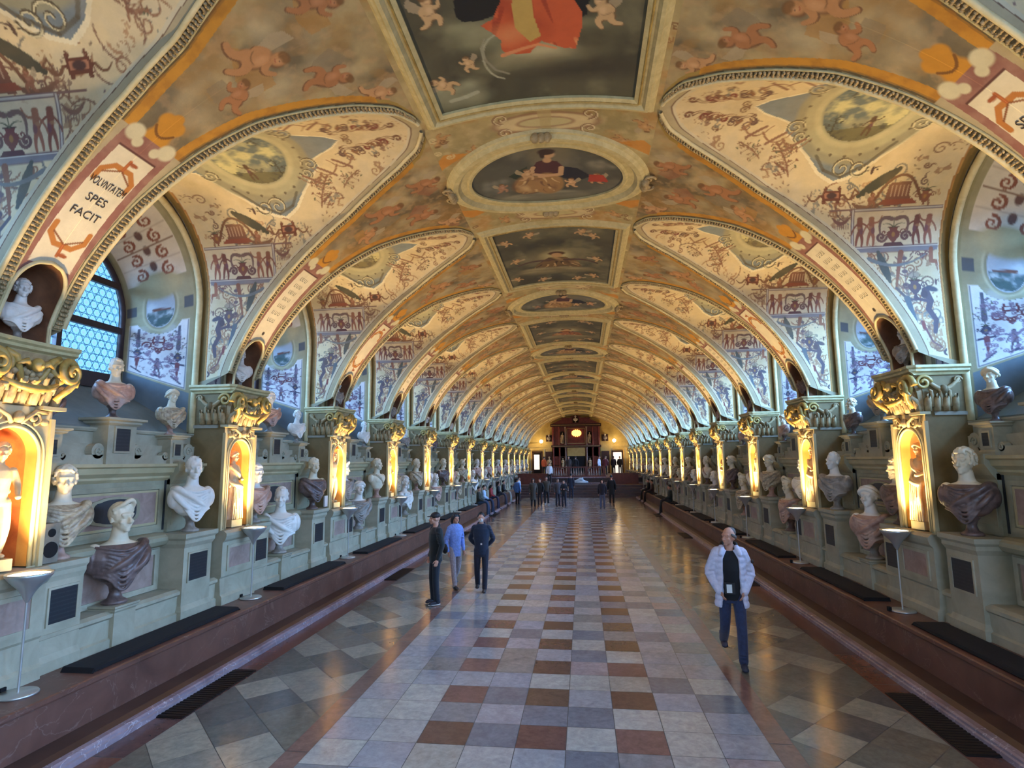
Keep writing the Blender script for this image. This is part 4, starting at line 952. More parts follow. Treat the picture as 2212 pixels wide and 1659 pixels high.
def pillar_parts():
    out = {}
    mb = MB().use('pale_stone'); niche_hole_face(mb, 5.30, .30, -.43, .43, 1.74, 3.42, 1.74, 2.9)
    mb.use('pillar_stucco'); mb.add([(5.3, -.43, 1.74), (6.0, -.43, 1.74), (6.0, -.43, 4.06), (5.3, -.43, 4.06)], [(0, 1, 2, 3)]); mb.add([(5.3, .43, 1.74), (6.0, .43, 1.74), (6.0, .43, 4.06), (5.3, .43, 4.06)], [(3, 2, 1, 0)])
    mb.add([(5.3, -.43, 3.42), (5.3, .43, 3.42), (5.3, .43, 4.06), (5.3, -.43, 4.06)], [(0, 1, 2, 3)])
    for sg in (-1, 1): mb.use('grey_stucco').prism([(5.42, 3.38), (5.42, 3.43), (5.9, 3.43), (5.9, 3.38)], sg * .43 - .02, sg * .43 + .02)
    out['shaft'] = mb.build('shaft')
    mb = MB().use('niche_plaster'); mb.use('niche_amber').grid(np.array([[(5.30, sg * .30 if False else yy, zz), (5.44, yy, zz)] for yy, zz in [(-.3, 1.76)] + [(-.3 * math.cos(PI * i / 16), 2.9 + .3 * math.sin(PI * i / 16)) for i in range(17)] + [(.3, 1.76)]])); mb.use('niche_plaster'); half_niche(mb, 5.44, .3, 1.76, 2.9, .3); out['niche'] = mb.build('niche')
    mb = MB().use('pale_stone'); A = [(5.29, -.31 * math.cos(PI * i / 16), 2.9 + .31 * math.sin(PI * i / 16)) for i in range(17)]
    mb.tube([(5.29, -.31, 1.76)] + A + [(5.29, .31, 1.76)], .02, 6); mb.tube([(5.285, -.36, 1.76)] + [(5.285, p[1] * 1.16, 2.9 + (p[2] - 2.9) * 1.16) for p in A] + [(5.285, .36, 1.76)], .014, 5)
    mb.box(5.27, 5.32, -.45, -.40, 1.74, 3.3); mb.box(5.27, 5.32, .40, .45, 1.74, 3.3); out['niche_frame'] = mb.build('niche_frame')
    # scrolled pediment over the niche
    mb = MB().use('leaf_stucco')
    for sg in (-1, 1):
        mb.tube(spiral3(5.27, sg * .2, 3.3, .07, 1.3, sg), .02, 6); mb.tube([(5.27, sg * .05, 3.24), (5.24, sg * .1, 3.3), (5.26, sg * .2, 3.37), (5.27, sg * .34, 3.36)], .022, 6)
        mb.ell((5.27, sg * .32, 3.26), (.03, .05, .04), 8, 6)
    mb.ell((5.24, 0, 3.3), (.05, .05, .065), 10, 8); mb.ell((5.22, 0, 3.29), (.02, .015, .02), 6, 5); mb.use('pale_stone').box(5.2, 5.34, -.5, -.22, 3.39, 3.43); mb.box(5.2, 5.34, .22, .5, 3.39, 3.43); out['pediment'] = mb.build('pediment')
    # dado block
    mb = MB().use('dado_stone').prism([(5.18, .55), (5.18, .72), (5.21, .76), (5.23, 1.0), (5.21, 1.03), (5.21, 1.56), (5.17, 1.6), (5.15, 1.66), (5.15, 1.7), (5.2, 1.74), (5.9, 1.76), (5.9, .55)], -.46, .46)
    panel_frame(mb, 5.21, -.34, .34, 1.1, 1.5, .045, 'dado_stone', .02); mb.use('pink_marble').box(5.2, 5.22, -.3, .3, 1.14, 1.46); out['dado'] = fix_normals(mb.build('dado'))
    # capital: bell, leaves, volutes, abacus
    mb = MB().use('leaf_stucco').prism([(5.29, 3.43), (5.25, 3.5), (5.23, 3.7), (5.16, 3.9), (5.14, 3.96), (5.6, 3.96), (5.6, 3.43)], -.42, .42); out['capital'] = fix_normals(mb.build('capital'))
    mb = MB().use('gold_stucco')
    for sg in (-1, 1):
        mb.tube(spiral3(5.16, sg * .3, 3.82, .13, 1.6, sg, .05), [.04 - .02 * k / 26 for k in range(27)], 8)
        mb.tube([(5.2, sg * .05, 3.62), (5.14, sg * .12, 3.72), (5.12, sg * .2, 3.9), (5.14, sg * .3, 3.95)], [.02, .03, .035, .03], 7)
        P = [(5.30 + .12 * math.cos(a), sg * (.46 + .02), 3.84 + .1 * math.sin(a)) for a in np.linspace(0, 8, 24)]
        mb.tube([(5.3 + (.11 * (1 - k / 26)) * math.cos(k * .45), sg * .47, 3.84 + .11 * (1 - k / 26) * math.sin(k * .45)) for k in range(22)], .024, 6)
    for sg in (-1, 1):      # large corner scrolls standing proud of the bell
        mb.tube([(5.15 - .1 * math.sin(k / 30 * 2.4) , sg * (.40 + .12 * (1 - k / 34) * math.cos(k * .42)), 3.80 + .15 * (1 - k / 34) * math.sin(k * .42)) for k in range(30)], [.045 - .001 * k for k in range(30)], 8)
        mb.tube([(5.2, sg * .34, 3.5), (5.1, sg * .4, 3.62), (5.06, sg * .46, 3.72), (5.1, sg * .5, 3.66)], [.03, .04, .035, .015], 7)
    mb.ell((5.08, 0, 3.83), (.06, .06, .075), 12, 9); mb.ell((5.02, 0, 3.82), (.02, .014, .02), 6, 5)
    for sg in (-1, 1): mb.tube([(5.12, sg * .04, 3.8), (5.08, sg * .12, 3.86), (5.1, sg * .2, 3.82)], [.03, .035, .012], 6)
    mb.tube([(5.14, -.3, 3.66), (5.1, -.15, 3.6), (5.08, 0, 3.58), (5.1, .15, 3.6), (5.14, .3, 3.66)], [.02, .035, .045, .035, .02], 8)
    out['volutes'] = mb.build('volutes')
    mb = MB().use('leaf_stucco'); r = random.Random(2)
    for row, (z, h, off) in enumerate(((3.44, .2, 0), (3.56, .22, .5))):
        for i in range(-3, 4 - row):
            y = (i + off) * .13; x = 5.26 - .02 * row
            mb.tube([(x, y, z), (x - .02, y, z + h * .4), (x - .05, y, z + h * .75), (x - .1, y, z + h * .95), (x - .125, y, z + h * .85), (x - .11, y, z + h * .72)], [.05, .05, .046, .036, .028, .016], 7)
            for q in (-.034, .034): mb.tube([(x - .02, y + q, z), (x - .04, y + q * 1.2, z + h * .45), (x - .07, y + q * 1.1, z + h * .72)], [.012, .016, .01], 5)
    for sg in (-1, 1):
        for j in range(4):
            x = 5.34 + .12 * j
            mb.tube([(x, sg * .44, 3.44), (x, sg * .45, 3.54), (x, sg * .47, 3.62), (x, sg * .49, 3.66), (x, sg * .49, 3.61)], [.045, .048, .04, .026, .014], 6)
            if j < 3: mb.tube([(x + .06, sg * .44, 3.5), (x + .06, sg * .45, 3.64), (x + .05, sg * .47, 3.72), (x + .02, sg * .475, 3.74)], [.03, .03, .024, .014], 6)
            mb.ell((5.56, sg * .47, 3.74), (.06, .05, .07), 8, 6)
        sw = [(5.34 + .44 * t, sg * .455, 3.9 - .16 * math.sin(PI * t)) for t in np.linspace(0, 1, 10)]; mb.tube(sw, [.018 + .02 * math.sin(PI * t) for t in np.linspace(0, 1, 10)], 7)
        for q in (5.36, 5.76): mb.tube([(q + .06 * (1 - k / 20) * math.cos(k * .5), sg * .455, 3.87 + .06 * (1 - k / 20) * math.sin(k * .5)) for k in range(16)], .014, 5)
    for k in range(26):  # fruit and flowers in the middle
        mb.ell((5.15 + r.uniform(-.03, .03), r.uniform(-.12, .12), 3.76 + r.uniform(-.1, .12)), (.028, .032, .03), 6, 5)
    out['leaves'] = mb.build('leaves')
    mb = MB().use('frame_stucco'); prof = [(0, 3.95), (-.02, 3.98), (-.06, 4.0), (-.06, 4.03), (-.09, 4.05), (-.09, 4.085), (0, 4.085)]
    ring = []
    ys = np.linspace(-.5, .5, 13); base = [(5.9, -.46, 0, -1)] + [(5.5, -.46, 0, -1), (5.22, -.47, -.5, -1)] + [(5.17 + .045 * math.cos(y / .5 * PI / 2), y, -1, 0) for y in ys] + [(5.22, .47, -.5, 1), (5.5, .46, 0, 1), (5.9, .46, 0, 1)]
    G = np.array([[(x + (-nx) * d, y + (-ny) * d, z) for d, z in prof] for x, y, nx, ny in base]); mb.grid(G, False)
    top = [(x + nx * .09, y + ny * .09, 4.085) for x, y, nx, ny in base]; mb.add(top, [tuple(range(len(top)))]); out['abacus'] = mb.build('abacus')
    return out
PP = pillar_parts()
def make_pillar():
    t = thing('niche_pillar', 'x', 'pillar', group='pillars with statue niches along both walls')
    for n in ('dado', 'shaft', 'niche', 'niche_frame', 'pediment', 'capital'): o_ = obj(n, PP[n], parent=t)
    for n in ('volutes', 'leaves', 'abacus'): obj(n, PP[n], parent=o_)
    return t
pil = make_pillar(); first = True
# ------------------------------------------------------------------ pedestals
def pedestal_mesh(x0, x1, hw, z0, z1, flare=.06, base=.05, mat='dado_stone'):
    mb = MB().use(mat); h = z1 - z0
    def ring(d, z): return [(x0 - d, -hw - d, z), (x0 - d, hw + d, z), (x1, hw + d, z), (x1, -hw - d, z)]
    lv = [(base * .6, z0), (base * .6, z0 + h * .1), (0, z0 + h * .16), (0, z1 - h * .17), (flare * .5, z1 - h * .12), (flare * .5, z1 - h * .08), (flare, z1 - h * .05), (flare, z1)]
    G = np.array([ring(d, z) for d, z in lv]); n = len(lv); V = G.reshape(-1, 3); F = []
    for i in range(n - 1):
        for j in range(4): F.append((i * 4 + j, (i + 1) * 4 + j, (i + 1) * 4 + (j + 1) % 4, i * 4 + (j + 1) % 4))
    F.append(tuple(range(4))); F.append(tuple(range((n - 1) * 4, n * 4))[::-1]); mb.add(V, F); return fix_normals(mb.build('block'))
def plaque_me(x0, hw, z0, z1):
    mb = MB().use('inscribed_slate').box(x0 - .012, x0 + .01, -hw, hw, z0, z1); panel_frame(mb, x0, -hw - .025, hw + .025, z0 - .025, z1 + .025, .025, 'dado_stone', .018); return mb.build('plaque')
def volute_me(x0, x1, y, z, r):
    mb = MB().use('dado_stone'); scroll_block(mb, x0, x1, y, z, r, 1 if y > 0 else -1); return mb.build('volute')
PED = {
 'C': dict(y=2.95, me=pedestal_mesh(5.24, 5.62, .31, .6, 1.80), pl=plaque_me(5.24, .2, 1.12, 1.5), vol=[], what='tall stone pedestal with slate plaque', where='before'),
 'A': dict(y=.74, me=pedestal_mesh(5.27, 5.62, .25, .6, 1.74, .03, .03), pl=plaque_me(5.27, .17, 1.1, 1.46), vol=[], what='stone pedestal with slate plaque', where='beyond'),
 'B': dict(y=1.62, me=pedestal_mesh(5.24, 5.62, .17, .6, 1.08, .03, .0), pl=None, vol=[], what='low stone console in the wall recess', where=''),
 'D': dict(y=1.86, me=pedestal_mesh(5.68, 6.05, .24, 2.81, 3.42, .09, .0), pl=plaque_me(5.68, .12, 2.98, 3.28), vol=[(5.72, 5.85, -.33, 2.98, .1), (5.72, 5.85, .33, 2.98, .1)], what='flared stone pedestal with dark plaque on the upper ledge', where=''),
 'E': dict(y=2.93, me=pedestal_mesh(5.68, 5.98, .14, 2.81, 3.24, .07, .03), pl=plaque_me(5.68, .065, 2.93, 3.1), vol=[(5.72, 5.8, -.19, 2.92, .06), (5.72, 5.8, .19, 2.92, .06)], what='small flared pedestal on the upper ledge', where='far end'),
 'G': dict(y=.82, me=pedestal_mesh(5.68, 5.98, .14, 2.81, 3.24, .07, .03), pl=plaque_me(5.68, .065, 2.93, 3.1), vol=[(5.72, 5.8, -.19, 2.92, .06), (5.72, 5.8, .19, 2.92, .06)], what='small flared pedestal on the upper ledge', where='near end')}
def ped_label(key, k, nm):
    b = ORD[k + 2]
    return {'C': 'tall stone pedestal with slate plaque, near side of the %s %s niche pillar' % (ORD[min(16, k + 3)], nm), 'A': 'stone pedestal with slate plaque, far side of the %s %s niche pillar' % (b, nm),
            'B': 'low stone console in the lower recess of the %s %s bay' % (b, nm), 'D': 'broad flared pedestal under the %s %s window, scrolls at its sides' % (b, nm),
            'E': 'small flared pedestal at the far foot of the %s %s window' % (b, nm), 'G': 'small flared pedestal at the near foot of the %s %s window' % (b, nm)}[key]
for key, d in PED.items():
    src = thing('stone_pedestal', 'x', 'pedestal', group={'C': 'tall plaque pedestals', 'A': 'plaque pedestals', 'B': 'low consoles', 'D': 'broad window pedestals', 'E': 'small window pedestals', 'G': 'small window pedestals'}[key])
    obj('block', d['me'], parent=src)
    if d['pl']: obj('plaque', d['pl'], parent=src)
    for v in d['vol']: obj('volute', volute_me(*v), parent=src)
    used = False
    for s, nm in SIDES:
        for k, y in PK.items():
            if k == KMAX: continue
            o = src if not used else copy_tree(src); used = True
            o.location = (0, y + d['y'], 0); o.scale = (s, 1, 1); o['label'] = ped_label(key, k, nm)
used = False
for s, nm in SIDES:
    for k, y in PK.items():
        o = pil if not used else copy_tree(pil); used = True
        o.location = (0, y, 0); o.scale = (s, 1, 1); o['label'] = '%s niche pillar from the camera end along the %s wall, scrolled capital above a lit niche' % (ORD[k + 2], nm)

# ------------------------------------------------------------------ floor, benches
YS = 44.0
def floor_mesh():
    V = []; F = []; C = []; r = random.Random(12)
    def clip(poly, a, b, c):  # keep a*x+b*y<=c
        out = []
        for i in range(len(poly)):
            p, q = poly[i], poly[(i + 1) % len(poly)]; dp = a * p[0] + b * p[1] - c; dq = a * q[0] + b * q[1] - c
            if dp <= 0: out.append(p)
            if dp * dq < 0: t = dp / (dp - dq); out.append((p[0] + t * (q[0] - p[0]), p[1] + t * (q[1] - p[1])))
        return out
    def tile(poly, col, gap=.0035):
        if len(poly) < 3: return
        cx = sum(p[0] for p in poly) / len(poly); cy = sum(p[1] for p in poly) / len(poly)
        P = []
        for x, y in poly:
            d = math.hypot(x - cx, y - cy) or 1; f = 1 - gap * 1.4 / d; P.append((cx + (x - cx) * f, cy + (y - cy) * f, 0))
        b = len(V); V.extend(P); F.append(tuple(range(b, b + len(P)))); C.append(lin(col))
    light = [(176, 170, 164), (164, 162, 164), (184, 178, 168), (158, 158, 164), (172, 164, 152), (166, 160, 162)]; grey = [(140, 138, 138), (130, 130, 136), (146, 138, 130), (124, 126, 132)]; red = [(124, 92, 88), (116, 84, 78), (110, 88, 76), (130, 98, 92), (106, 80, 72)]
    for row in range(-20, 76):
        y = 6.515 + .5 * row
        if y > YS: break
        for c in range(9):
            x = -2.25 + .5 * c; odd = row % 2
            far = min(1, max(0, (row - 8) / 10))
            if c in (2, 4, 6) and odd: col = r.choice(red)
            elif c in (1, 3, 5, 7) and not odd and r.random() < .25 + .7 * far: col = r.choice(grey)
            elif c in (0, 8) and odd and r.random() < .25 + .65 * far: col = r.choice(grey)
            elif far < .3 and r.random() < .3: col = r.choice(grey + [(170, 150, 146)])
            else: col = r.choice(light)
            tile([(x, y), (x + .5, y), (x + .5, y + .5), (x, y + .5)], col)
    for s in (-1, 1):
        y = -3.5; 
        while y < YS:
            L = r.uniform(1.2, 2.2); tile([(s * 2.25, y), (s * 2.48, y), (s * 2.48, min(YS, y + L)), (s * 2.25, min(YS, y + L))], (134, 100, 88) if r.random() < .8 else (120, 92, 84)); y += L
        y = -3.5
        while y < YS:
            L = r.uniform(.9, 1.6); tile([(s * 3.98, y), (s * 4.33, y), (s * 4.33, min(YS, y + L)), (s * 3.98, min(YS, y + L))], r.choice([(112, 72, 60), (100, 72, 66), (120, 78, 60)])); y += L
        h = .375
        for i in range(-1, 5):
            for j in range(-28, 104):
                if (i + j) % 2: continue
                cx = 2.48 + h * i + .0; cy = 6.47 + h * (j + 1)
                if i % 1 == 0:
                    poly = [(cx - h, cy), (cx, cy - h), (cx + h, cy), (cx, cy + h)]
                    poly = clip(clip(poly, -1, 0, -2.48), 1, 0, 3.98); poly = clip(clip(poly, 0, 1, YS), 0, -1, 3.5)
                    lt = (i % 2 == 1) and (j // 2 % 2 == 0) or r.random() < .15
                    tile([(s * a, b) for a, b in poly], r.choice([(150, 146, 132), (158, 152, 136), (142, 138, 126)]) if lt else r.choice([(112, 108, 98), (104, 102, 96), (118, 110, 96), (98, 94, 90)]))
    me = bpy.data.meshes.new('floor'); me.from_pydata(V, [], F); me.materials.append(M('marble_tiles'))
    at = me.color_attributes.new('paint', 'FLOAT_COLOR', 'CORNER'); i = 0; arr = []
    for f, c in zip(F, C): arr += [(c[0], c[1], c[2], 1)] * len(f)
    at.data.foreach_set('color', np.array(arr, np.float32).ravel()); return me
tag(obj('floor', floor_mesh()), kind='structure')
stone('grout', (78, 74, 70), (96, 90, 84), 5, .8)
struct('floor', MB().use('grout').box(-4.4, 4.4, -3.5, 46, -.1, -.002).build('floor_bed'))
mb = MB()
for s, nm in SIDES:
    mb = MB().use('purple_marble').prism([(4.42, 0), (4.31, 0), (4.31, .05), (4.33, .06), (4.33, .085), (4.35, .10), (4.42, .10)], -3.5, YS)
    struct('baseboard_' + nm, fix_normals(mb.build('curb')), scale=(s, 1, 1))
    t = thing('stone_bench', 'long red marble bench running the whole length of the %s wall' % nm, 'bench', (0, 0, 0), scale=(s, 1, 1))
    obj('step', fix_normals(MB().use('red_tread').prism([(4.42, 0), (4.42, .09), (4.5, .12), (4.7, .14), (4.7, 0)], -3.5, YS).build('step')), parent=t)
    obj('front', fix_normals(MB().use('red_marble').prism([(4.70, 0), (4.69, .5), (4.69, .52), (4.9, .55), (4.9, 0)], -3.5, YS).build('front')), parent=t)
    obj('seat_slab', fix_normals(MB().use('red_marble').prism([(4.66, .53), (4.65, .55), (4.65, .59), (4.67, .6), (5.3, .6), (5.3, .53)], -3.5, YS).build('seat_slab')), parent=t)
cu = MB().use('black_cushion'); G = []
for y, d in ((-1.33, .0), (-1.3, 1), (1.3, 1), (1.33, 0)):
    G.append([(5.13, y, .602), (5.13, y, .6 + .05 * d), (4.8, y, .6 + .05 * d), (4.76, y, .6 + .045 * d), (4.74, y, .6 + .02 * d), (4.76, y, .602)])
cu.grid(np.array(G), False); cm = fix_normals(cu.build('bench_cushion'))
ga = MB().use('grate_black'); ga.box(4.0, 4.33, -.74, .74, .0, .012)
for i in range(24): ga.box(4.01, 4.32, -.72 + .06 * i, -.69 + .06 * i, .012, .018)
gm = ga.build('floor_grate')
for s, nm in SIDES:
    for k, y in PK.items():
        if y + HB < YS - 2:
            o = tag(obj('bench_cushion', cm, loc=(0, y + HB, 0), scale=(s, 1, 1)), 'long thin black bench cushion, %s from the front on the %s bench' % (ORD[k + 2], nm), 'cushion', 'black seat cushions on the marble benches')
    for i, y in enumerate((7.02, 14.45, 22.35, 30.2)):
        tag(obj('floor_grate', gm, loc=(0, y, 0), scale=(s, 1, 1)), 'black floor grate beside the %s bench, %s from the front' % (nm, ORD[i]), 'grate', 'black grates in the floor')

# ------------------------------------------------------------------ uplighter lamps
def lamp_parts():
    o = {}
    o['base'] = MB().use('lamp_metal').lathe([(0, .6), (.165, .6), (.17, .612), (.16, .625), (.03, .632), (0, .632)], 28).build('base')
    o['stem'] = MB().use('lamp_metal').lathe([(.011, .63), (.011, 1.5)], 10).build('stem')
    o['bowl'] = MB().use('lamp_metal').lathe([(.011, 1.46), (.03, 1.49), (.05, 1.54), (.09, 1.6), (.16, 1.67), (.195, 1.72), (.2, 1.745), (.19, 1.745), (.15, 1.69), (.08, 1.63), (0, 1.61)], 32).build('bowl')
    o['bulb'] = MB().use('lamp_glow').lathe([(0, 1.63), (.1, 1.66), (.165, 1.715), (.172, 1.73), (.12, 1.738), (0, 1.742)], 24).build('bulb')
    o['foot_switch'] = MB().use('black_cushion').box(-.2, -.16, -.03, .03, .6, .66).build('foot_switch')
    return o
LP = lamp_parts(); src = None
for s, nm in SIDES:
    for k, y in PK.items():
        if k == -2: continue
        if src is None:
            src = thing('uplighter_lamp', 'x', 'lamp', group='uplighter floor lamps in front of the niches')
            for n, me in LP.items(): obj(n, me, parent=src)
            o = src
        else: o = copy_tree(src)
        o.location = (s * 5.0, y + .06, 0); o['label'] = 'slim floor lamp with glowing bowl at the foot of the %s %s niche pillar' % (ORD[k + 2], nm)
        L = bpy.data.lights.new('lamp_light', 'AREA'); L.shape = 'DISK'; L.energy = LAMP_W; L.color = (1.0, .70, .34); L.size = .32; L.spread = math.radians(108)
        lo = bpy.data.objects.new('lamp_light', L); COL.objects.link(lo); lo.location = (s * 5.0, y + .06, 1.77); lo.rotation_euler = (PI, s * -.06, 0); lo.parent = None
# ------------------------------------------------------------------ sculpture and figure modelling
class Blob:
    """ellipsoids and tapered limbs fused by a voxel remesh into one continuous skin"""
    def __init__(s): s.mb = MB()
    def e(s, c, r, rot=None, n=14, m=10): s.mb.ell(c, r if hasattr(r, '__len__') else (r, r, r), n, m, rot); return s
    def t(s, pts, rr, n=10):
        pts = [np.array(p, float) for p in pts]; rr = list(rr) if hasattr(rr, '__len__') else [rr] * len(pts)
        s.mb.tube(pts, rr, n); s.e(pts[0], rr[0] * .99, n=n, m=7); s.e(pts[-1], rr[-1] * .99, n=n, m=7); return s
    def c(s, pts, rr, k=6, n=10):
        """smooth chain through the points"""
        pts = [np.array(p, float) for p in pts]; m = len(pts); out = []; R = []
        for i in range(m - 1):
            p0, p1, p2, p3 = pts[max(0, i - 1)], pts[i], pts[i + 1], pts[min(m - 1, i + 2)]
            for q in range(k):
                t = q / k; out.append(.5 * ((2 * p1) + (-p0 + p2) * t + (2 * p0 - 5 * p1 + 4 * p2 - p3) * t * t + (-p0 + 3 * p1 - 3 * p2 + p3) * t ** 3)); R.append(rr[i] + (rr[i + 1] - rr[i]) * t)
        out.append(pts[-1]); R.append(rr[-1]); return s.t(out, R, n)
    def loft(s, rows, n=24, fold=0, nf=9, ph=0):
        """rows of (cx, cy, z, rx, ry); fold adds vertical pleats"""
        t = np.linspace(0, 2 * PI, n * (3 if fold else 1), endpoint=False); P = np.zeros((len(rows), len(t), 3))
        for i, (cx, cy, z, rx, ry) in enumerate(rows):
            f = 1 + fold * (np.sin(nf * t + ph + 1.3 * math.sin(i * .35)) + .5 * np.sin(2.3 * nf * t + i * .2)) * (1 - .5 * i / len(rows))
            P[i, :, 0] = cx + rx * f * np.cos(t); P[i, :, 1] = cy + ry * f * np.sin(t); P[i, :, 2] = z
        b = s.mb.n; s.mb.grid(P, True, close_v=True); m = len(t); N = len(rows)
        for ring, rev in ((0, 1), (N - 1, 0)):
            F = [b + ring * m + j for j in range(m)]; s.mb.f.append(F[::-1] if rev else F); s.mb.m.append(0); s.mb.sm.append(True)
        return s
    def mesh(s, name, mat, vox=.01, smooth=3, noise=0, nscale=20, ratio=None):
        s.mb.mats = [mat]; s.mb.m = [0] * len(s.mb.f); me = fix_normals(s.mb.build(name)); o = bpy.data.objects.new('tmp', me); COL.objects.link(o)
        r = o.modifiers.new('r', 'REMESH'); r.mode = 'VOXEL'; r.voxel_size = vox; r.use_smooth_shade = True
        if smooth: q = o.modifiers.new('s', 'SMOOTH'); q.iterations = smooth; q.factor = .5
        if ratio: d = o.modifiers.new('d', 'DECIMATE'); d.ratio = ratio
        dg = bpy.context.evaluated_depsgraph_get(); out = bpy.data.meshes.new_from_object(o.evaluated_get(dg)); bpy.data.objects.remove(o); bpy.data.meshes.remove(me)
        out.name = name; out.materials.clear(); out.materials.append(M(mat))
        if noise:
            n = len(out.vertices); co = np.zeros(n * 3); out.vertices.foreach_get('co', co); co = co.reshape(-1, 3); nr = np.zeros(n * 3); out.vertices.foreach_get('normal', nr); nr = nr.reshape(-1, 3)
            h = np.sin(co[:, 0] * nscale + 1.7 * np.sin(co[:, 2] * nscale * .7)) * np.sin(co[:, 1] * nscale * 1.1 + 2) * np.sin(co[:, 2] * nscale * .9 + co[:, 0] * 9)
            co += nr * (h * noise)[:, None]; out.vertices.foreach_set('co', co.ravel()); out.update()
        out.polygons.foreach_set('use_smooth', [True] * len(out.polygons)); return out

def head(b, c=(0, 0, 0), s=1.0, yaw=0, tilt=0, female=False):
    """head facing -y; c = centre of the skull"""
    R = np.array(Euler((tilt, 0, yaw)).to_matrix()); C0 = np.array(c, float)
    P = lambda x, y, z: C0 + s * (R @ np.array([x, y, z])); ro = (tilt, 0, yaw)
    b.e(P(0, .012, .02), (.074 * s, .092 * s, .098 * s), ro); b.e(P(0, -.03, -.045), (.056 * s, .058 * s, .062 * s), ro)
    b.e(P(0, -.068, -.092), (.024 * s, .02 * s, .02 * s), ro)                                   # chin
    b.t([P(0, -.082, .012), P(0, -.108, -.03)], [.009 * s, .014 * s], 8)                        # nose
    b.e(P(.012, -.094, -.034), .009 * s, n=8, m=6); b.e(P(-.012, -.094, -.034), .009 * s, n=8, m=6)
    b.t([P(-.045, -.066, .028), P(0, -.084, .026), P(.045, -.066, .028)], [.011 * s, .012 * s, .011 * s], 8)   # brow
    for q in (-1, 1):
        b.e(P(q * .03, -.072, .008), (.014 * s, .01 * s, .009 * s), ro, 8, 6); b.e(P(q * .04, -.058, -.03), (.022 * s, .02 * s, .02 * s), ro, 8, 6)
        b.e(P(q * .076, .012, -.012), (.01 * s, .02 * s, .03 * s), ro, 8, 6)
    b.t([P(-.02, -.08, -.062), P(0, -.088, -.06), P(.02, -.08, -.062)], [.005 * s, .008 * s, .005 * s], 6)
    b.t([P(-.016, -.08, -.072), P(0, -.086, -.073), P(.016, -.08, -.072)], [.005 * s, .008 * s, .005 * s], 6)
    return P
def hair(b, P, s, kind, seed=0):
    r = random.Random(seed)
    if kind == 'curl':
        for k in range(150):
            u = r.uniform(-PI, PI); v = r.uniform(.1, 1.0) * PI * .62
            x, y, z = math.sin(v) * math.sin(u), math.sin(v) * math.cos(u), math.cos(v)
            if y < -.45 and z < .45: continue
            b.e(P(x * .082, .014 + y * .098, .024 + z * .108), r.uniform(.013, .019) * s, n=7, m=5)
    elif kind == 'short':
        b.e(P(0, .022, .038), (.08 * s, .092 * s, .094 * s))
        for k in range(60):
            u = r.uniform(-PI, PI); v = r.uniform(0, .5) * PI
            x, y, z = math.sin(v) * math.sin(u), math.sin(v) * math.cos(u), math.cos(v)
            if y < -.5 and z < .6: continue
            b.e(P(x * .08, .016 + y * .094, .03 + z * .1), .012 * s, n=6, m=5)
    elif kind == 'bun':
        b.e(P(0, .025, .035), (.084 * s, .1 * s, .09 * s)); b.e(P(0, .12, .02), .045 * s)
        for q in (-1, 1):
            b.c([P(0, -.07, .085), P(q * .06, -.055, .06), P(q * .083, .0, .02), P(q * .07, .08, -.01), P(0, .12, 0)], [.02 * s, .022 * s, .022 * s, .02 * s, .02 * s], 4)
            b.c([P(0, -.05, .11), P(q * .07, -.02, .085), P(q * .085, .04, .04), P(0, .12, .02)], [.014 * s] * 4, 4)
    elif kind == 'diadem':
        b.e(P(0, .02, .035), (.084 * s, .096 * s, .095 * s)); b.c([P(-.08, -.01, .07), P(-.04, -.07, .115), P(0, -.085, .14), P(.04, -.07, .115), P(.08, -.01, .07)], [.014 * s, .018 * s, .02 * s, .018 * s, .014 * s], 4)
        for k in range(50):
            u = r.uniform(-1.2, 1.2); b.e(P(.084 * math.sin(u), -.082 * math.cos(u) + .02, .06 + r.uniform(-.02, .04)), .013 * s, n=6, m=5)
def beard(b, P, s, seed=1):
    r = random.Random(seed)
    for k in range(46):
        u = r.uniform(-1.3, 1.3); b.e(P(.06 * math.sin(u), -.06 * math.cos(u) - .012, -.085 - r.uniform(-.025, .035) * math.cos(u)), r.uniform(.011, .017) * s, n=6, m=5)
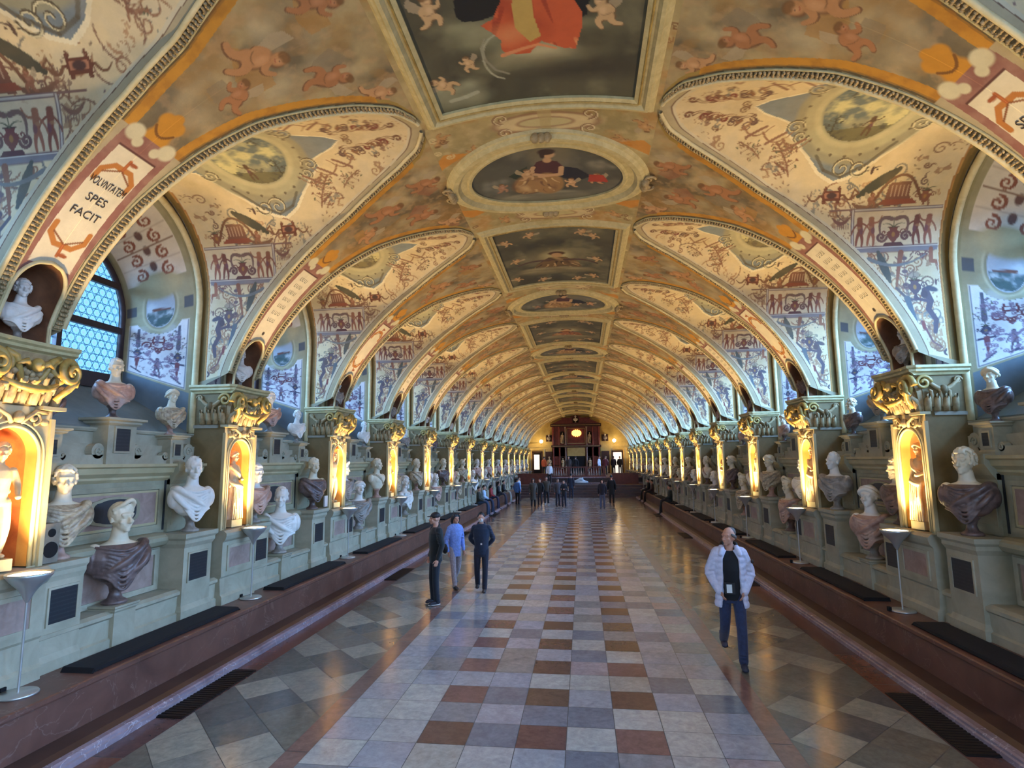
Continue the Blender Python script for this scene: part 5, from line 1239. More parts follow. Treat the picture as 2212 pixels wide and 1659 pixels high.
def bust_meshes(hd, hr, seed, bearded=False, female=False, nude=False):
    """torso bust, base of the chest at z=0, 0.62 high, facing -y"""
    r = random.Random(seed); b = Blob()
    b.loft([(0, 0, .0, .075, .05), (0, -.01, .04, .135, .08), (0, -.012, .11, .18, .1), (0, -.012, .19, .205, .118), (0, -.005, .26, .22, .115), (0, .005, .31, .215, .1), (0, .01, .345, .15, .085), (0, .012, .37, .085, .07), (0, .008, .41, .07, .07), (0, -.004, .49, .062, .066)], 28)
    for q in (-1, 1): b.e((q * .19, .01, .26), (.07, .078, .1)); b.e((q * .08, -.085, .21), (.07, .045, .055))
    yaw = r.uniform(-.35, .35); P = head(b, (0, -.016, .575), 1.16, yaw, 0, female); body = b.mesh('body', hd, .0085, 2)
    h = Blob(); hair(h, P, 1.16, hr, seed)
    if bearded: beard(h, P, 1.16, seed)
    hm = h.mesh('hair', hd, .008, 1)
    d = Blob()
    if nude:
        d.c([(-.2, .02, .34), (-.1, -.06, .33), (.02, -.12, .24), (.12, -.1, .12)], [.03, .03, .03, .02], 5)
    else:
        d.loft([(0, -.004, .01, .1, .07), (0, -.01, .05, .17, .1), (0, -.014, .1, .212, .12), (0, -.014, .16, .236, .132), (0, -.014, .22, .248, .137), (0, -.006, .28, .238, .13), (0, .004, .315, .225, .114), (0, .012, .342, .165, .098)], 30, .0)
        for k in range(9):      # curved folds falling from the shoulder
            z0 = .335 - .012 * k; dz = .03 + .027 * k; q = 1 if seed % 2 else -1
            d.c([(q * -.19, -.04, z0), (q * -.11, -.125, z0 - dz * .7), (0, -.15, z0 - dz * 1.15 - .01), (q * .11, -.13, z0 - dz * .75), (q * .2, -.05, z0 - .02 * k)], [.011, .014, .015, .013, .01], 5, 7)
        q = 1 if seed % 3 else -1
        d.c([(q * .2, .05, .33), (q * .19, -.06, .335), (q * .1, -.13, .26), (-q * .04, -.15, .16), (-q * .14, -.1, .1)], [.04, .042, .036, .032, .02], 6)
        d.c([(q * .22, .03, .3), (q * .22, -.07, .25), (q * .15, -.13, .15), (q * .04, -.12, .06)], [.034, .034, .03, .02], 6)
        if seed % 2: d.e((-q * .15, -.1, .3), (.035, .025, .035))
        for q_ in (-1, 1): d.e((q_ * .215, .005, .22), (.062, .085, .12))
    drm = d.mesh('drapery', hd, .0085, 1)
    return body, hm, drm
soc = MB().use('grey_marble').lathe([(0, 0), (.1, 0), (.105, .02), (.085, .035), (.06, .05), (.045, .1), (.055, .15), (.08, .18), (.085, .2), (0, .205)], 24); socm = soc.build('socle')
def with_mat(me, mat, name=None):
    c = me.copy(); c.materials.clear(); c.materials.append(M(mat)); c.name = name or me.name; return c
BT = []
for i, (hr, bd, fm, nu) in enumerate((('curl', True, False, False), ('diadem', False, True, False), ('short', False, False, False), ('curl', False, False, False), ('bun', False, True, False), ('short', False, False, True))):
    BT.append(bust_meshes('white_marble', hr, i + 1, bd, fm, nu))
SCH = {'white': ('white_marble', 'white_marble', 'grey_marble'), 'brown': ('cream_marble', 'dark_marble', 'dark_marble'), 'rose': ('white_marble', 'rose_marble', 'grey_marble'), 'onyx': ('cream_marble', 'onyx_marble', 'rose_marble'), 'grey': ('white_marble', 'grey_marble', 'grey_marble'), 'pink': ('cream_marble', 'rose_marble', 'dark_marble')}
DESC = {'white': 'all-white marble', 'brown': 'cream headed, dark draped', 'rose': 'white headed, reddish draped', 'onyx': 'cream headed, veined', 'grey': 'white headed, grey draped', 'pink': 'cream headed, pink draped'}
HD = ['bearded curly', 'female with diadem', 'short-haired', 'curly-haired', 'female with hair bun', 'short-haired bare-chested']
_bc = {}
def bust_parts(ti, sch):
    if (ti, sch) not in _bc:
        a, b, c = SCH[sch]; t = BT[ti]; _bc[(ti, sch)] = (with_mat(t[0], a), with_mat(t[1], a), with_mat(t[2], b), with_mat(socm, c))
    return _bc[(ti, sch)]
_bt = {}
def place_bust(loc, rotz, ti, sch, size, label, group):
    key = (ti, sch)
    if key not in _bt:
        t = thing('marble_bust', label, 'bust', group=group); p = bust_parts(ti, sch)
        obj('socle', p[3], parent=t)
        bodyref = []
        for n, me in zip(('body', 'hair', 'drapery'), p[:3]): (lambda o_: bodyref.append(o_))(obj(n, me, parent=(bodyref[0] if n == 'hair' else t), loc=((0, 0, 0) if n == 'hair' else (0, 0, .185))))
        _bt[key] = t; o = t
    else: o = copy_tree(_bt[key])
    o.location = loc; o.rotation_euler = (0, 0, rotz); o.scale = (size,) * 3; o['label'] = label; o['group'] = group
    return o
face = lambda s: -s * PI / 2          # turn -y towards the middle of the hall
brs = random.Random(21)
# slot: (x, y, z, size)
SLOT = {'C': (5.40, 2.95, 1.80, 1.22, 'on the tall pedestal beside'), 'A': (5.50, .86, 1.74, 1.16, 'on the plaque pedestal beyond'), 'B': (5.40, 1.62, 1.08, 1.38, 'low'), 'D': (5.86, 1.86, 3.42, .92, 'window'), 'E': (5.82, 2.93, 3.24, .80, 'far'), 'G': (5.82, .82, 3.24, .78, 'near'), 'F': (5.36, 0, 4.09, .74, 'niche')}
FIX = {(-1, -1, 'A'): (3, 'onyx', .5), (-1, -1, 'B'): (1, 'brown', .5), (-1, -1, 'C'): (2, 'white', .5), (-1, -1, 'D'): (2, 'pink', .6), (-1, -1, 'E'): (4, 'onyx', .5), (-1, -1, 'F'): (3, 'white', .3), (-1, 0, 'F'): (2, 'white', .7),
       (-1, 0, 'A'): (0, 'rose', .4), (-1, 0, 'B'): (2, 'white', 1.0), (-1, 0, 'C'): (2, 'brown', .5), (-1, 0, 'D'): (3, 'rose', .5), (-1, 0, 'E'): (3, 'white', .4), (-1, 1, 'A'): (1, 'grey', .4), (-1, 1, 'B'): (4, 'grey', .8), (-1, 1, 'C'): (5, 'onyx', .4),
       (1, -1, 'C'): (3, 'brown', .7), (1, 0, 'A'): (0, 'brown', .4), (1, 0, 'B'): (4, 'rose', .6), (1, 0, 'C'): (2, 'grey', .6), (1, 0, 'D'): (2, 'grey', .5), (1, 0, 'E'): (0, 'brown', .3), (1, 0, 'F'): (3, 'grey', .4)}
for s, nm in SIDES:
    for k, y in PK.items():
        for slot, (x, dy, z, size, _) in SLOT.items():
            if k == KMAX and slot != 'F': continue
            if k == -2 and slot != 'C': continue
            if k > 8 and slot in 'AG': continue
            ti, sch, turn = FIX.get((s, k, slot), (brs.randrange(6), brs.choice(list(SCH)), brs.uniform(.1, .6)))
            b = ORD[k + 2]; wh = {'C': 'on pedestal before the %s %s pillar' % (ORD[min(16, k + 3)], nm), 'A': 'on pedestal beyond the %s %s pillar' % (b, nm),
                 'B': 'low in the %s %s bay' % (b, nm), 'D': 'under the %s %s window' % (b, nm), 'E': 'at far foot of %s %s window' % (b, nm),
                 'G': 'at near foot of %s %s window' % (b, nm), 'F': 'in rib niche above %s %s pillar' % (b, nm)}[slot]
            gr = {'C': 'busts on the tall pedestals', 'A': 'busts on the plaque pedestals', 'B': 'busts in the low recesses', 'D': 'busts under the windows', 'E': 'small busts beside the windows', 'G': 'small busts beside the windows', 'F': 'busts in the rib niches'}[slot]
            place_bust((s * x, y + dy, z), face(s) + s * turn, ti, sch, size, '%s %s bust %s' % (DESC[sch], HD[ti], wh), gr)

# ------------------------------------------------------------------ niche statues
def statue(kind, seed):
    b = Blob(); d = Blob(); r = random.Random(seed)
    if kind == 'female':
        P = head(b, (0, -.01, 1.1), .82, .2, .1); b.c([(0, .0, 1.04), (0, .01, .95), (0, 0, .86)], [.045, .05, .09]); b.loft([(0, 0, .6, .1, .08), (0, 0, .7, .1, .075), (0, -.01, .82, .11, .085), (0, 0, .92, .115, .075), (0, 0, .96, .07, .055)], 20)
        b.c([(.115, 0, .91), (.16, -.02, .77), (.1, -.12, .7)], [.045, .038, .026]); b.e((.08, -.14, .7), .03); b.c([(-.115, 0, .91), (-.16, 0, .77), (-.155, -.06, .63)], [.045, .038, .026]); b.e((-.15, -.07, .59), .03)
        d.loft([(0, 0, .0, .17, .13), (0, 0, .1, .15, .12), (.01, 0, .3, .14, .11), (.02, -.01, .48, .145, .11), (.01, -.01, .6, .14, .1), (0, 0, .7, .105, .085), (0, -.01, .82, .12, .095), (0, 0, .9, .122, .082)], 24, .06, 11)
        d.c([(-.15, -.03, .66), (-.04, -.13, .6), (.1, -.12, .56), (.16, 0, .62)], [.035, .04, .035, .03], 5); d.c([(.12, -.1, .58), (.1, -.13, .4), (.13, -.12, .15)], [.035, .03, .02], 5)
        d.c([(-.12, -.04, .93), (0, -.12, .8), (.13, -.06, .7)], [.025, .028, .025], 5)
        for k in range(6): d.c([(-.1 + .04 * k, -.12, .56), (-.11 + .045 * k, -.135, .3), (-.13 + .052 * k, -.14, .02)], [.012, .016, .018], 4, 7)
    else:
        P = head(b, (0.01, -.01, 1.12), .82, -.3, .1); b.c([(0, .0, 1.06), (0, .01, .96)], [.042, .05])
        b.loft([(0, 0, .56, .105, .085), (0, 0, .64, .095, .075), (0, -.005, .74, .105, .08), (0, -.01, .84, .118, .085), (0, 0, .93, .122, .075), (0, 0, .98, .06, .05)], 22)
        b.c([(.125, 0, .92), (.175, .0, .79), (.16, -.07, .67)] if kind != 'raised' else [(.125, 0, .93), (.17, -.02, 1.08), (.13, -.04, 1.28)], [.046, .036, .026]); b.e((.155, -.09, .64) if kind != 'raised' else (.12, -.05, 1.32), .03)
        b.c([(-.125, 0, .92), (-.17, 0, .77), (-.15, -.04, .62)], [.046, .036, .026]); b.e((-.145, -.05, .58), .03)
        b.c([(.06, 0, .58), (.08, -.03, .32), (.07, .02, .06)], [.08, .055, .034]); b.c([(-.06, 0, .58), (-.07, 0, .32), (-.06, .02, .06)], [.08, .055, .034]); b.e((.07, -.03, .03), (.035, .07, .028)); b.e((-.06, -.03, .03), (.035, .07, .028))
        d.c([(-.2, .0, .62), (-.2, .03, .3), (-.17, .05, .0)], [.05, .05, .07], 5); d.c([(-.14, .0, .95), (-.04, .08, .85), (.13, .08, .7)], [.035, .04, .035], 5); d.loft([(-.16, .05, 0, .08, .08), (-.17, .05, .3, .05, .05), (-.18, .04, .5, .045, .045)], 14, .1, 5)
    h = Blob(); hair(h, P, .82, 'bun' if kind == 'female' else 'curl', seed)
    return b.mesh('body', 'statue_marble', .0085, 2), h.mesh('hair', 'statue_marble', .0085, 1), d.mesh('drapery', 'statue_marble', .0085, 1)
ST = [statue('female', 1), statue('male', 2), statue('raised', 3)]
plm = MB().use('pale_stone').box(-.14, .14, -.14, .14, 0, .12).build('plinth')
SD = ['draped female', 'nude male', 'raised-arm male']
st0 = []
for i in range(3):
    t = thing('niche_statue', 'x', 'statue', group='statues in the lit pillar niches', scale=(.93, .93, .95)); obj('plinth', plm, parent=t)
    for me in ST[i]: obj(me.name.split('.')[0], me, parent=t, loc=(0, 0, .12))
    st0.append([t, False])
for s, nm in SIDES:
    for k, y in PK.items():
        if k == -2: continue
        i = {(-1, -1): 1, (-1, 0): 0, (-1, 1): 2, (1, 0): 0, (1, 1): 0}.get((s, k), brs.randrange(3))
        o = st0[i][0] if not st0[i][1] else copy_tree(st0[i][0]); st0[i][1] = True
        o.location = (s * 5.40, y, 1.76); o.rotation_euler = (0, 0, face(s) + s * brs.uniform(0, .4)); o['label'] = 'pale %s statue in the lit niche of the %s %s pillar' % (SD[i], ORD[k + 2], nm)
        if k == -1 and s < 0: o.location.z = 1.76
for q in st0:
    if not q[1]: q[0].location = (5.37, PK[5], 1.76)
# loudspeaker box by the nearest left niche, white card by the third pillar
t = thing('loudspeaker', 'small grey two-cone loudspeaker box beside the nearest left niche', 'speaker', (-5.36, PK[-1] + .55, 1.75))
obj('cabinet', MB().use('speaker_grey').box(-.1, .07, -.1, .1, 0, .42).build('cabinet'), parent=t)
obj('cone', MB().use('grate_black').tube([(.07, 0, .14), (.078, 0, .14)], .085, 20).build('cone'), parent=t); obj('cone', MB().use('grate_black').tube([(.07, 0, .32), (.078, 0, .32)], .045, 16).build('cone'), parent=t)
tag(obj('white_card', MB().use('card_white').box(-.015, .015, -.07, .07, 0, .24).build('card'), loc=(-5.3, PK[1] - .56, 1.82)), 'small upright white card beside the third left niche pillar', 'card')
# ------------------------------------------------------------------ far end: steps, platform, balustrade, portal
ZP = 1.42
t = thing('platform_steps', 'wide flight of dark steps leading up to the far platform', 'steps', (0, 0, 0))
for i in range(5): obj('step', MB().use('step_dark').box(-5.25, 5.25, YS + .36 * i, YS + .36 * i + (.42 if i < 4 else 2.6), .001 + .0 * i, .174 * (i + 1)).build('step'), parent=t)
struct('floor', MB().use('step_dark').box(-5.6, 5.6, 48.0, 62.3, 0, ZP).build('platform'))
mb = MB().use('purple_marble'); mb.box(-5.25, 5.25, 47.9, 48.05, .87, 1.0); mb.box(-5.25, 5.25, 47.85, 48.05, 1.34, ZP + .02); struct('trim_2', mb.build('platform_edge'))
for x0, x1, nm in ((-4.9, -2.3, 'left'), (2.8, 4.9, 'right')):
    mb = MB().use('parapet_red').box(x0, x1, 47.7, 47.84, .87, 1.66); mb.box(x0 - .04, x1 + .04, 47.66, 47.88, 1.66, 1.74); tag(obj('parapet', mb.build('parapet')), 'solid dark red marble parapet on the %s of the far platform' % nm, 'parapet')
t = thing('balustrade', 'red marble balustrade with pale balusters across the far platform', 'balustrade', (0, 49.0, ZP))
obj('rail', MB().use('parapet_red').box(-2.35, 2.35, -.1, .1, .74, .84).build('rail'), parent=t); obj('base_rail', MB().use('parapet_red').box(-2.35, 2.35, -.1, .1, 0, .1).build('base_rail'), parent=t)
bal = MB().use('pink_marble').lathe([(.05, .1), (.05, .14), (.03, .18), (.065, .3), (.06, .38), (.03, .56), (.035, .66), (.05, .7), (.05, .74)], 10).build('baluster')
for i in range(22):
    if i % 7: obj('baluster', bal, parent=t, loc=(-2.2 + i * .21, 0, 0))
for i in (0, 7, 14, 21): obj('post', MB().use('parapet_red').box(-.1, .1, -.11, .11, 0, .86).build('post'), parent=t, loc=(-2.2 + i * .21, 0, 0))
cl = Blob(); cl.c([(-.6, 0, .1), (-.2, -.02, .2), (.1, 0, .34), (.3, .02, .22), (.65, 0, .12)], [.1, .13, .15, .12, .08]); cl.e((.1, 0, .1), (.6, .16, .12)); cl.e((.25, 0, .4), (.08, .08, .12))
plain('pale_cloth', (190, 206, 216), .8); tag(obj('folded_cloth', cl.mesh('cloth', 'pale_cloth', .03, 3), loc=(.15, 47.4, .9)), 'pale blue crumpled cloth heap at the foot of the far balustrade', 'cloth')
# end wall with the last arch ring
mb = MB().use('end_plaster').box(-6.2, 6.2, YEND, YEND + .3, 0, 8.4); mb.box(-5.3, 5.3, YEND - .06, YEND, 4.0, 4.12); mb.box(-5.3, 5.3, YEND - .05, YEND, 4.55, 4.64); mb.use('grey_stone')
for x in (-5.2, -3.66, 3.45, 4.85): mb.box(x, x + .14, YEND - .06, YEND, ZP, 4.0)
struct('wall_far', mb.build('wall_far'))
struct('wall_back', MB().use('end_plaster').box(-7.2, 7.2, -3.7, -3.5, -.1, 1.6).box(-7.2, .6, -3.7, -3.5, 1.6, 8.3).box(4.9, 7.2, -3.7, -3.5, 1.6, 8.3).box(.6, 4.9, -3.7, -3.5, 6.6, 8.3).build('wall_back'))  # unseen back wall; opening on the right shaped to send fill leftwards
for i, (x0, x1, lit) in enumerate(((-4.88, -3.87, 0), (3.58, 4.66, 1))):
    d = thing('door_%d' % (i + 1), 'dark doorway with %s at the %s of the far wall' % (('glowing white banner inside', 'left end') if not lit else ('bright lit room beyond', 'right end')), 'door', ((x0 + x1) / 2, YEND, ZP)); d['kind'] = 'structure'
    hw = (x1 - x0) / 2
    obj('door_frame', MB().use('portal_dark').box(-hw - .06, -hw + .08, -.1, -.001, 0, 2.34).box(hw - .08, hw + .06, -.1, -.001, 0, 2.34).box(-hw - .06, hw + .06, -.1, -.001, 2.2, 2.36).build('door_frame'), parent=d)
    obj('opening', MB().use('void_black').box(-hw + .08, hw - .08, -.03, -.001, 0, 2.2).build('opening'), parent=d)
    if not lit: obj('banner', MB().use('door_glow').box(-.35, .22, -.06, -.04, .42, 2.0).build('banner'), parent=d)
    else: obj('lit_room', MB().use('door_glow').box(-hw + .1, hw - .12, -.05, -.035, .02, 2.18).build('lit_room'), parent=d)
t = thing('portal', 'tall dark red marble portal with columns, fireplace and pediment on the far wall', 'portal', (-.2, YEND, ZP)); P0 = 0
mk = lambda mat, *bx: [MB().use(mat).box(*q) for q in bx]
def multi(mat, boxes, nm):
    mb = MB().use(mat)
    for q in boxes: mb.box(*q)
    return obj(nm, mb.build(nm), parent=t)
multi('portal_red', [(-2.55, -1.0, -.3, -.07, 0, 2.75), (1.0, 2.55, -.3, -.07, 0, 2.75), (-2.55, 2.55, -.3, -.07, 1.8, 5.2), (-1.5, 1.5, -.32, -.002, 5.2, 5.9)], 'body')
multi('portal_dark', [(-2.65, 2.65, -.42, -.07, 2.75, 2.98), (-2.7, 2.7, -.46, -.07, 4.95, 5.25), (-2.6, -1.1, -.36, -.3, .8, .9), (1.1, 2.6, -.36, -.3, .8, .9)], 'entablature')
multi('leaf_stucco', [(-2.5, 2.5, -.44, -.42, 2.84, 2.9), (-2.6, 2.6, -.48, -.46, 5.08, 5.14), (-1.0, 1.0, -.33, -.3, 3.1, 3.2), (-1.0, 1.0, -.33, -.3, 4.7, 4.78), (-1.0, -.92, -.33, -.3, 3.1, 4.78), (.92, 1.0, -.33, -.3, 3.1, 4.78)], 'gilding')
multi('void_black', [(-.95, .95, -.31, -.29, 0, 1.8)], 'fireplace'); multi('end_plaster', [(-.95, .95, -.36, -.3, 1.82, 2.7)], 'relief_panel')
for x in (-2.4, -1.75, -1.12, 1.12, 1.75, 2.4):
    for z0, z1 in ((.2, 2.72), (3.0, 4.93)): obj('column', MB().use('pink_marble' if x in (-1.12, 1.12) else 'portal_red').lathe([(.11, z0), (.085, z0 + .1), (.075, z1 - .15), (.11, z1)], 10, (x, -.4, 0)).build('column'), parent=t)
ped = MB().use('portal_red'); ped.add([(-2.6, -.3, 5.25), (-1.0, -.3, 5.25), (-1.0, -.3, 5.95), (-2.6, 0, 5.25), (-1.0, 0, 5.25), (-1.0, 0, 5.95)], [(0, 1, 2), (3, 5, 4), (0, 2, 5, 3)]); ped.add([(2.6, -.3, 5.25), (1.0, -.3, 5.25), (1.0, -.3, 5.95), (2.6, 0, 5.25), (1.0, 0, 5.25), (1.0, 0, 5.95)], [(0, 2, 1), (3, 4, 5), (0, 3, 5, 2)]); ped.box(-.5, .5, -.34, -.002, 5.9, 6.08)
obj('pediment', ped.build('pediment'), parent=t)
def dark_niche(x, z, w, h, mat='portal_dark'): return MB().use(mat).tube([(x - w, -.34, z), (x - w, -.34, z + h)] + [(x - w * math.cos(a), -.34, z + h + w * math.sin(a)) for a in np.linspace(0, PI, 9)] + [(x + w, -.34, z)], .04, 5).use('void_black').box(x - w, x + w, -.33, -.305, z, z + h + w * .8)
for x in (-1.43, 1.43):
    for z in (.5, 3.15): obj('niche', dark_niche(x, z, .24, 1.05).build('niche'), parent=t)
obj('niche', dark_niche(0, 5.35, .3, .5).build('niche'), parent=t)
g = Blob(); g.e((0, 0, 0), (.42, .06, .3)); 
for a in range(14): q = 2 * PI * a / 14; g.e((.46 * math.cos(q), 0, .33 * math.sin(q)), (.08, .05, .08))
g.e((0, -.04, .05), (.22, .08, .22)); tag(obj('gilded_shield', g.mesh('shield', 'ornament_lit_look', .03, 2), loc=(-.13, YEND - .42, 5.66)), 'gilded coat of arms in the middle of the portal, lamplit look by emission', 'ornament')
def st_copy(i, loc, sc, lab): o = copy_tree(st0[i][0]); o.location = loc; o.rotation_euler = (0, 0, 0); o.scale = (sc,) * 3; o['label'] = lab; o['group'] = 'statues on the far wall'
for i, x in enumerate((-1.63, 1.23)):
    st_copy(0, (x, YEND - .5, ZP + .5), .85, 'small statue in the lower %s niche of the far red portal' % ('left', 'right')[i]); st_copy(1, (x, YEND - .5, ZP + 3.15), .85, 'small statue in the upper %s niche of the far red portal' % ('left', 'right')[i])
for i, x in enumerate((-3.08, 2.87)):
    sd = ('left', 'right')[i]
    struct('trim_%d' % (3 + i), MB().use('portal_dark').box(x - .42, x + .42, YEND - .05, YEND - .001, ZP, 3.74).box(x - .34, x + .34, YEND - .06, YEND, 4.8, 5.5).lathe([(0, 0), (.001, 0)], 4, (x, YEND - .03, 5.5)).build('dark_panel'))
    st_copy(0, (x, YEND - .35, ZP), 1.35, 'life-size statue before the dark panel %s of the far portal' % sd)
    place_bust((x, YEND - .2, 4.8), 0, 2 + i, 'grey', .85, 'grey draped bust high on the far wall, %s of the portal' % sd, 'busts on the far wall')
place_bust((-.2, YEND - .5, ZP + 5.35), 0, 3, 'white', .85, 'white bust in the gable niche of the far portal', 'busts on the far wall')
for x in (-3.92, 3.82):
    t = thing('globe_lamp', 'glowing round wall lamp on the far wall, %s of the portal' % ('left' if x < 0 else 'right'), 'lamp', (x, YEND - .25, 4.83), group='globe lamps on the far wall')
    obj('globe', MB().use('globe_glow').ell((0, 0, 0), (.2, .2, .2), 18, 12).build('globe'), parent=t); obj('bracket', MB().use('portal_dark').tube([(0, .0, -.18), (0, .12, -.3), (0, .25, -.28)], .02, 6).build('bracket'), parent=t)
    L = bpy.data.lights.new('globe_light', 'POINT'); L.energy = 30; L.color = (1, .76, .42); L.shadow_soft_size = .2; lo = bpy.data.objects.new('globe_light', L); COL.objects.link(lo); lo.location = (x, YEND - .7, 4.83)

# ------------------------------------------------------------------ people
def cloth(name, c, rough=.85): 
    if name not in MATS: plain(name, c, rough, var=.12, scale=30, bmp=.15, sheen=.15)
    return name
plain('skin', (196, 142, 116), .55); plain('hair_black', (22, 18, 18), .6); plain('hair_grey', (92, 84, 80), .6); plain('hair_brown', (58, 40, 30), .6)
def hand(b, w, d, s, side, curl=.5, n=8):
    """w wrist point, d direction of the forearm; palm, four fingers and a thumb"""
    d = np.array(d, float); d /= np.linalg.norm(d); sx = np.array([side, 0, 0.]) - d * (side * d[0]); sx /= np.linalg.norm(sx) + 1e-9; fw = np.cross(sx, d)
    if fw[1] > 0: fw = -fw
    p = np.array(w) + d * .05 * s; b.e(p, (.022 * s, .038 * s, .046 * s), n=n, m=7)
    for i, (o, L) in enumerate(((-.03, .066), (-.01, .076), (.01, .071), (.029, .056))):
        r0 = p + fw * (-o) * s + d * .036 * s; r1 = r0 + d * L * .5 * s; r2 = r1 + (d * (1 - curl) - sx * curl) * L * .5 * s
        b.t([r0, r1, r2], [.0095 * s, .0088 * s, .0075 * s], 6)
    r0 = p + fw * .036 * s - d * .01 * s; b.t([r0, r0 + (fw * .6 + d * .7) * .035 * s, r0 + (fw * .5 + d) * .055 * s], [.0115 * s, .0105 * s, .009 * s], 6)
def person(label, loc, rot, H=1.75, pose='stand', top='black', top_c=(24, 24, 26), leg='trousers_black', leg_c=(26, 26, 30), shoe_c=(30, 26, 26), hairm='hair_black', hk='short', vox=.03, head_yaw=0, coat=0, extra=None, stride=0, arms='down', slim=1.0, group=None):
    f = H / 1.75; t = thing('person', label, 'person', loc, rot, group=group); b = Blob(); near = vox < .015
    seat = pose == 'sit'
    hz = .70 if seat else .92 * f
    S = f
    dz = hz - .92 * f; pe = np.array([0, 0, hz])
    sh = lambda q: np.array([q * .185 * S * slim, 0.01, 1.42 * S + dz]); hp = lambda q: np.array([q * .085 * S, 0, hz])
    if seat:
        knee = {q: np.array([q * .12, -.44 * S, .70]) for q in (-1, 1)}; ank = {q: np.array([q * .11, -.52 * S - .04 * q, .09]) for q in (-1, 1)}
    else:
        knee = {q: np.array([q * .1 * S, -.03 * S, .49 * S]) for q in (-1, 1)}; ank = {q: np.array([q * .105 * S, .0, .09 * S]) for q in (-1, 1)}
        if stride:
            q = 1 if stride > 0 else -1; a = abs(stride)
            knee[q] = np.array([q * .09 * S, -.12 * a, .5 * S]); ank[q] = np.array([q * .08 * S, -.2 * a, .09 * S])
            knee[-q] = np.array([-q * .1 * S, .02 * a, .5 * S]); ank[-q] = np.array([-q * .1 * S, .34 * a, .09 * S + .14 * a])
    Hc = np.array([0, -.02, 1.635 * S + dz]); P = head(b, Hc, S * 1.03, head_yaw)
    b.c([(0, .0, 1.42 * S + dz), (0, 0, 1.5 * S + dz), (0, -.01, 1.58 * S + dz)], [.07 * S, .056 * S, .054 * S])
    b.loft([(0, 0, hz - .06, .13 * S, .09 * S), (0, 0, hz + .1, .125 * S, .09 * S), (0, 0, hz + .3, .14 * S, .095 * S), (0, 0, hz + .46, .15 * S, .09 * S), (0, 0, hz + .53 * S, .08 * S, .06 * S)], 18)
    elb, wr = {}, {}
    for q in (-1, 1):
        s0 = sh(q)
        if arms == 'pockets': elb[q] = s0 + np.array([q * .07, .06, -.28]) * S; wr[q] = s0 + np.array([-q * .02, -.07, -.48]) * S
        elif arms == 'back': elb[q] = s0 + np.array([q * .07, .09, -.28]) * S; wr[q] = s0 + np.array([-q * .1, .17, -.46]) * S
        elif arms == 'hold': elb[q] = s0 + np.array([q * .05, .0, -.28]) * S; wr[q] = s0 + np.array([-q * .06, -.22, -.24]) * S
        elif seat: elb[q] = s0 + np.array([q * .05, -.06, -.28]) * S; wr[q] = s0 + np.array([-q * .05, -.3, -.42]) * S
        else: elb[q] = s0 + np.array([q * .06, .03, -.29]) * S; wr[q] = s0 + np.array([q * .05, -.05, -.54]) * S
        if arms == 'bag' and q == 1: elb[q] = s0 + np.array([.06, .0, -.28]) * S; wr[q] = s0 + np.array([.08, -.12, -.5]) * S
        b.c([s0, elb[q], wr[q]], [.042 * S, .034 * S, .024 * S], 5, 10); hand(b, wr[q], wr[q] - elb[q], S, q, .5)
        b.c([hp(q), knee[q], ank[q]], [.07 * S, .05 * S, .036 * S], 6)
        b.e(ank[q] + np.array([0, -.04, -.04]) * S, (.035 * S, .08 * S, .03 * S))
    bo = obj('body', b.mesh('body', 'skin', .0075 if near else vox, 1 if near else 0), parent=t)
    j = Blob(); bot = hz - .1 - coat
    j.loft([(0, 0.01, bot, .17 * S * slim + coat * .06, .125 * S + coat * .05), (0, 0.005, hz - .02, .165 * S * slim, .125 * S), (0, 0, hz + .12, .158 * S * slim, .12 * S), (0, -.005, hz + .3, .185 * S * slim, .13 * S), (0, 0, hz + .44, .2 * S * slim, .12 * S), (0, .008, hz + .515, .16 * S * slim, .095 * S), (0, .01, hz + .56, .085 * S, .075 * S)], 26, .012 if near else 0, 5)
    for q in (-1, 1):
        w = elb[q] + (wr[q] - elb[q]) * .93; j.c([sh(q) + np.array([-q * .03, 0, -.01]), sh(q) * .4 + elb[q] * .6, elb[q], w], [.078 * S, .062 * S, .056 * S, .043 * S], 6)
        if near:
            for m in range(5): c0 = sh(q) + (elb[q] - sh(q)) * (.15 + .17 * m); j.e(c0 + np.array([0, -.012, 0]), (.062 * S, .066 * S, .018 * S), (rnd.uniform(-.4, .4), q * .3, 0))
    if near: j.c([(-.08 * S, .03, hz + .56), (0, .075 * S, hz + .6), (.08 * S, .03, hz + .56)], [.022, .026, .022])
    obj('jacket', j.mesh('jacket', cloth(top, top_c), .009 if near else vox * .9, 2 if near else 1), parent=t)
    l = Blob(); l.loft([(0, 0.0, hz - .14, .15 * S, .11 * S), (0, 0, hz - .02, .158 * S, .115 * S), (0, 0, hz + .05, .145 * S, .11 * S)], 20)
    for q in (-1, 1):
        l.c([hp(q), knee[q], ank[q] + np.array([0, 0, .0])], [.092 * S, .068 * S, .058 * S], 7)
        if near:
            for m in (-.03, .02, .05): l.e(ank[q] + np.array([0, 0, .05 + m]), (.062 * S, .064 * S, .014))
    obj('trousers', l.mesh('trousers', cloth(leg, leg_c), .009 if near else vox * .9, 2 if near else 1), parent=t)
    sn = 'shoe_%d_%d_%d' % shoe_c
    if sn not in MATS: plain(sn, shoe_c, .5)
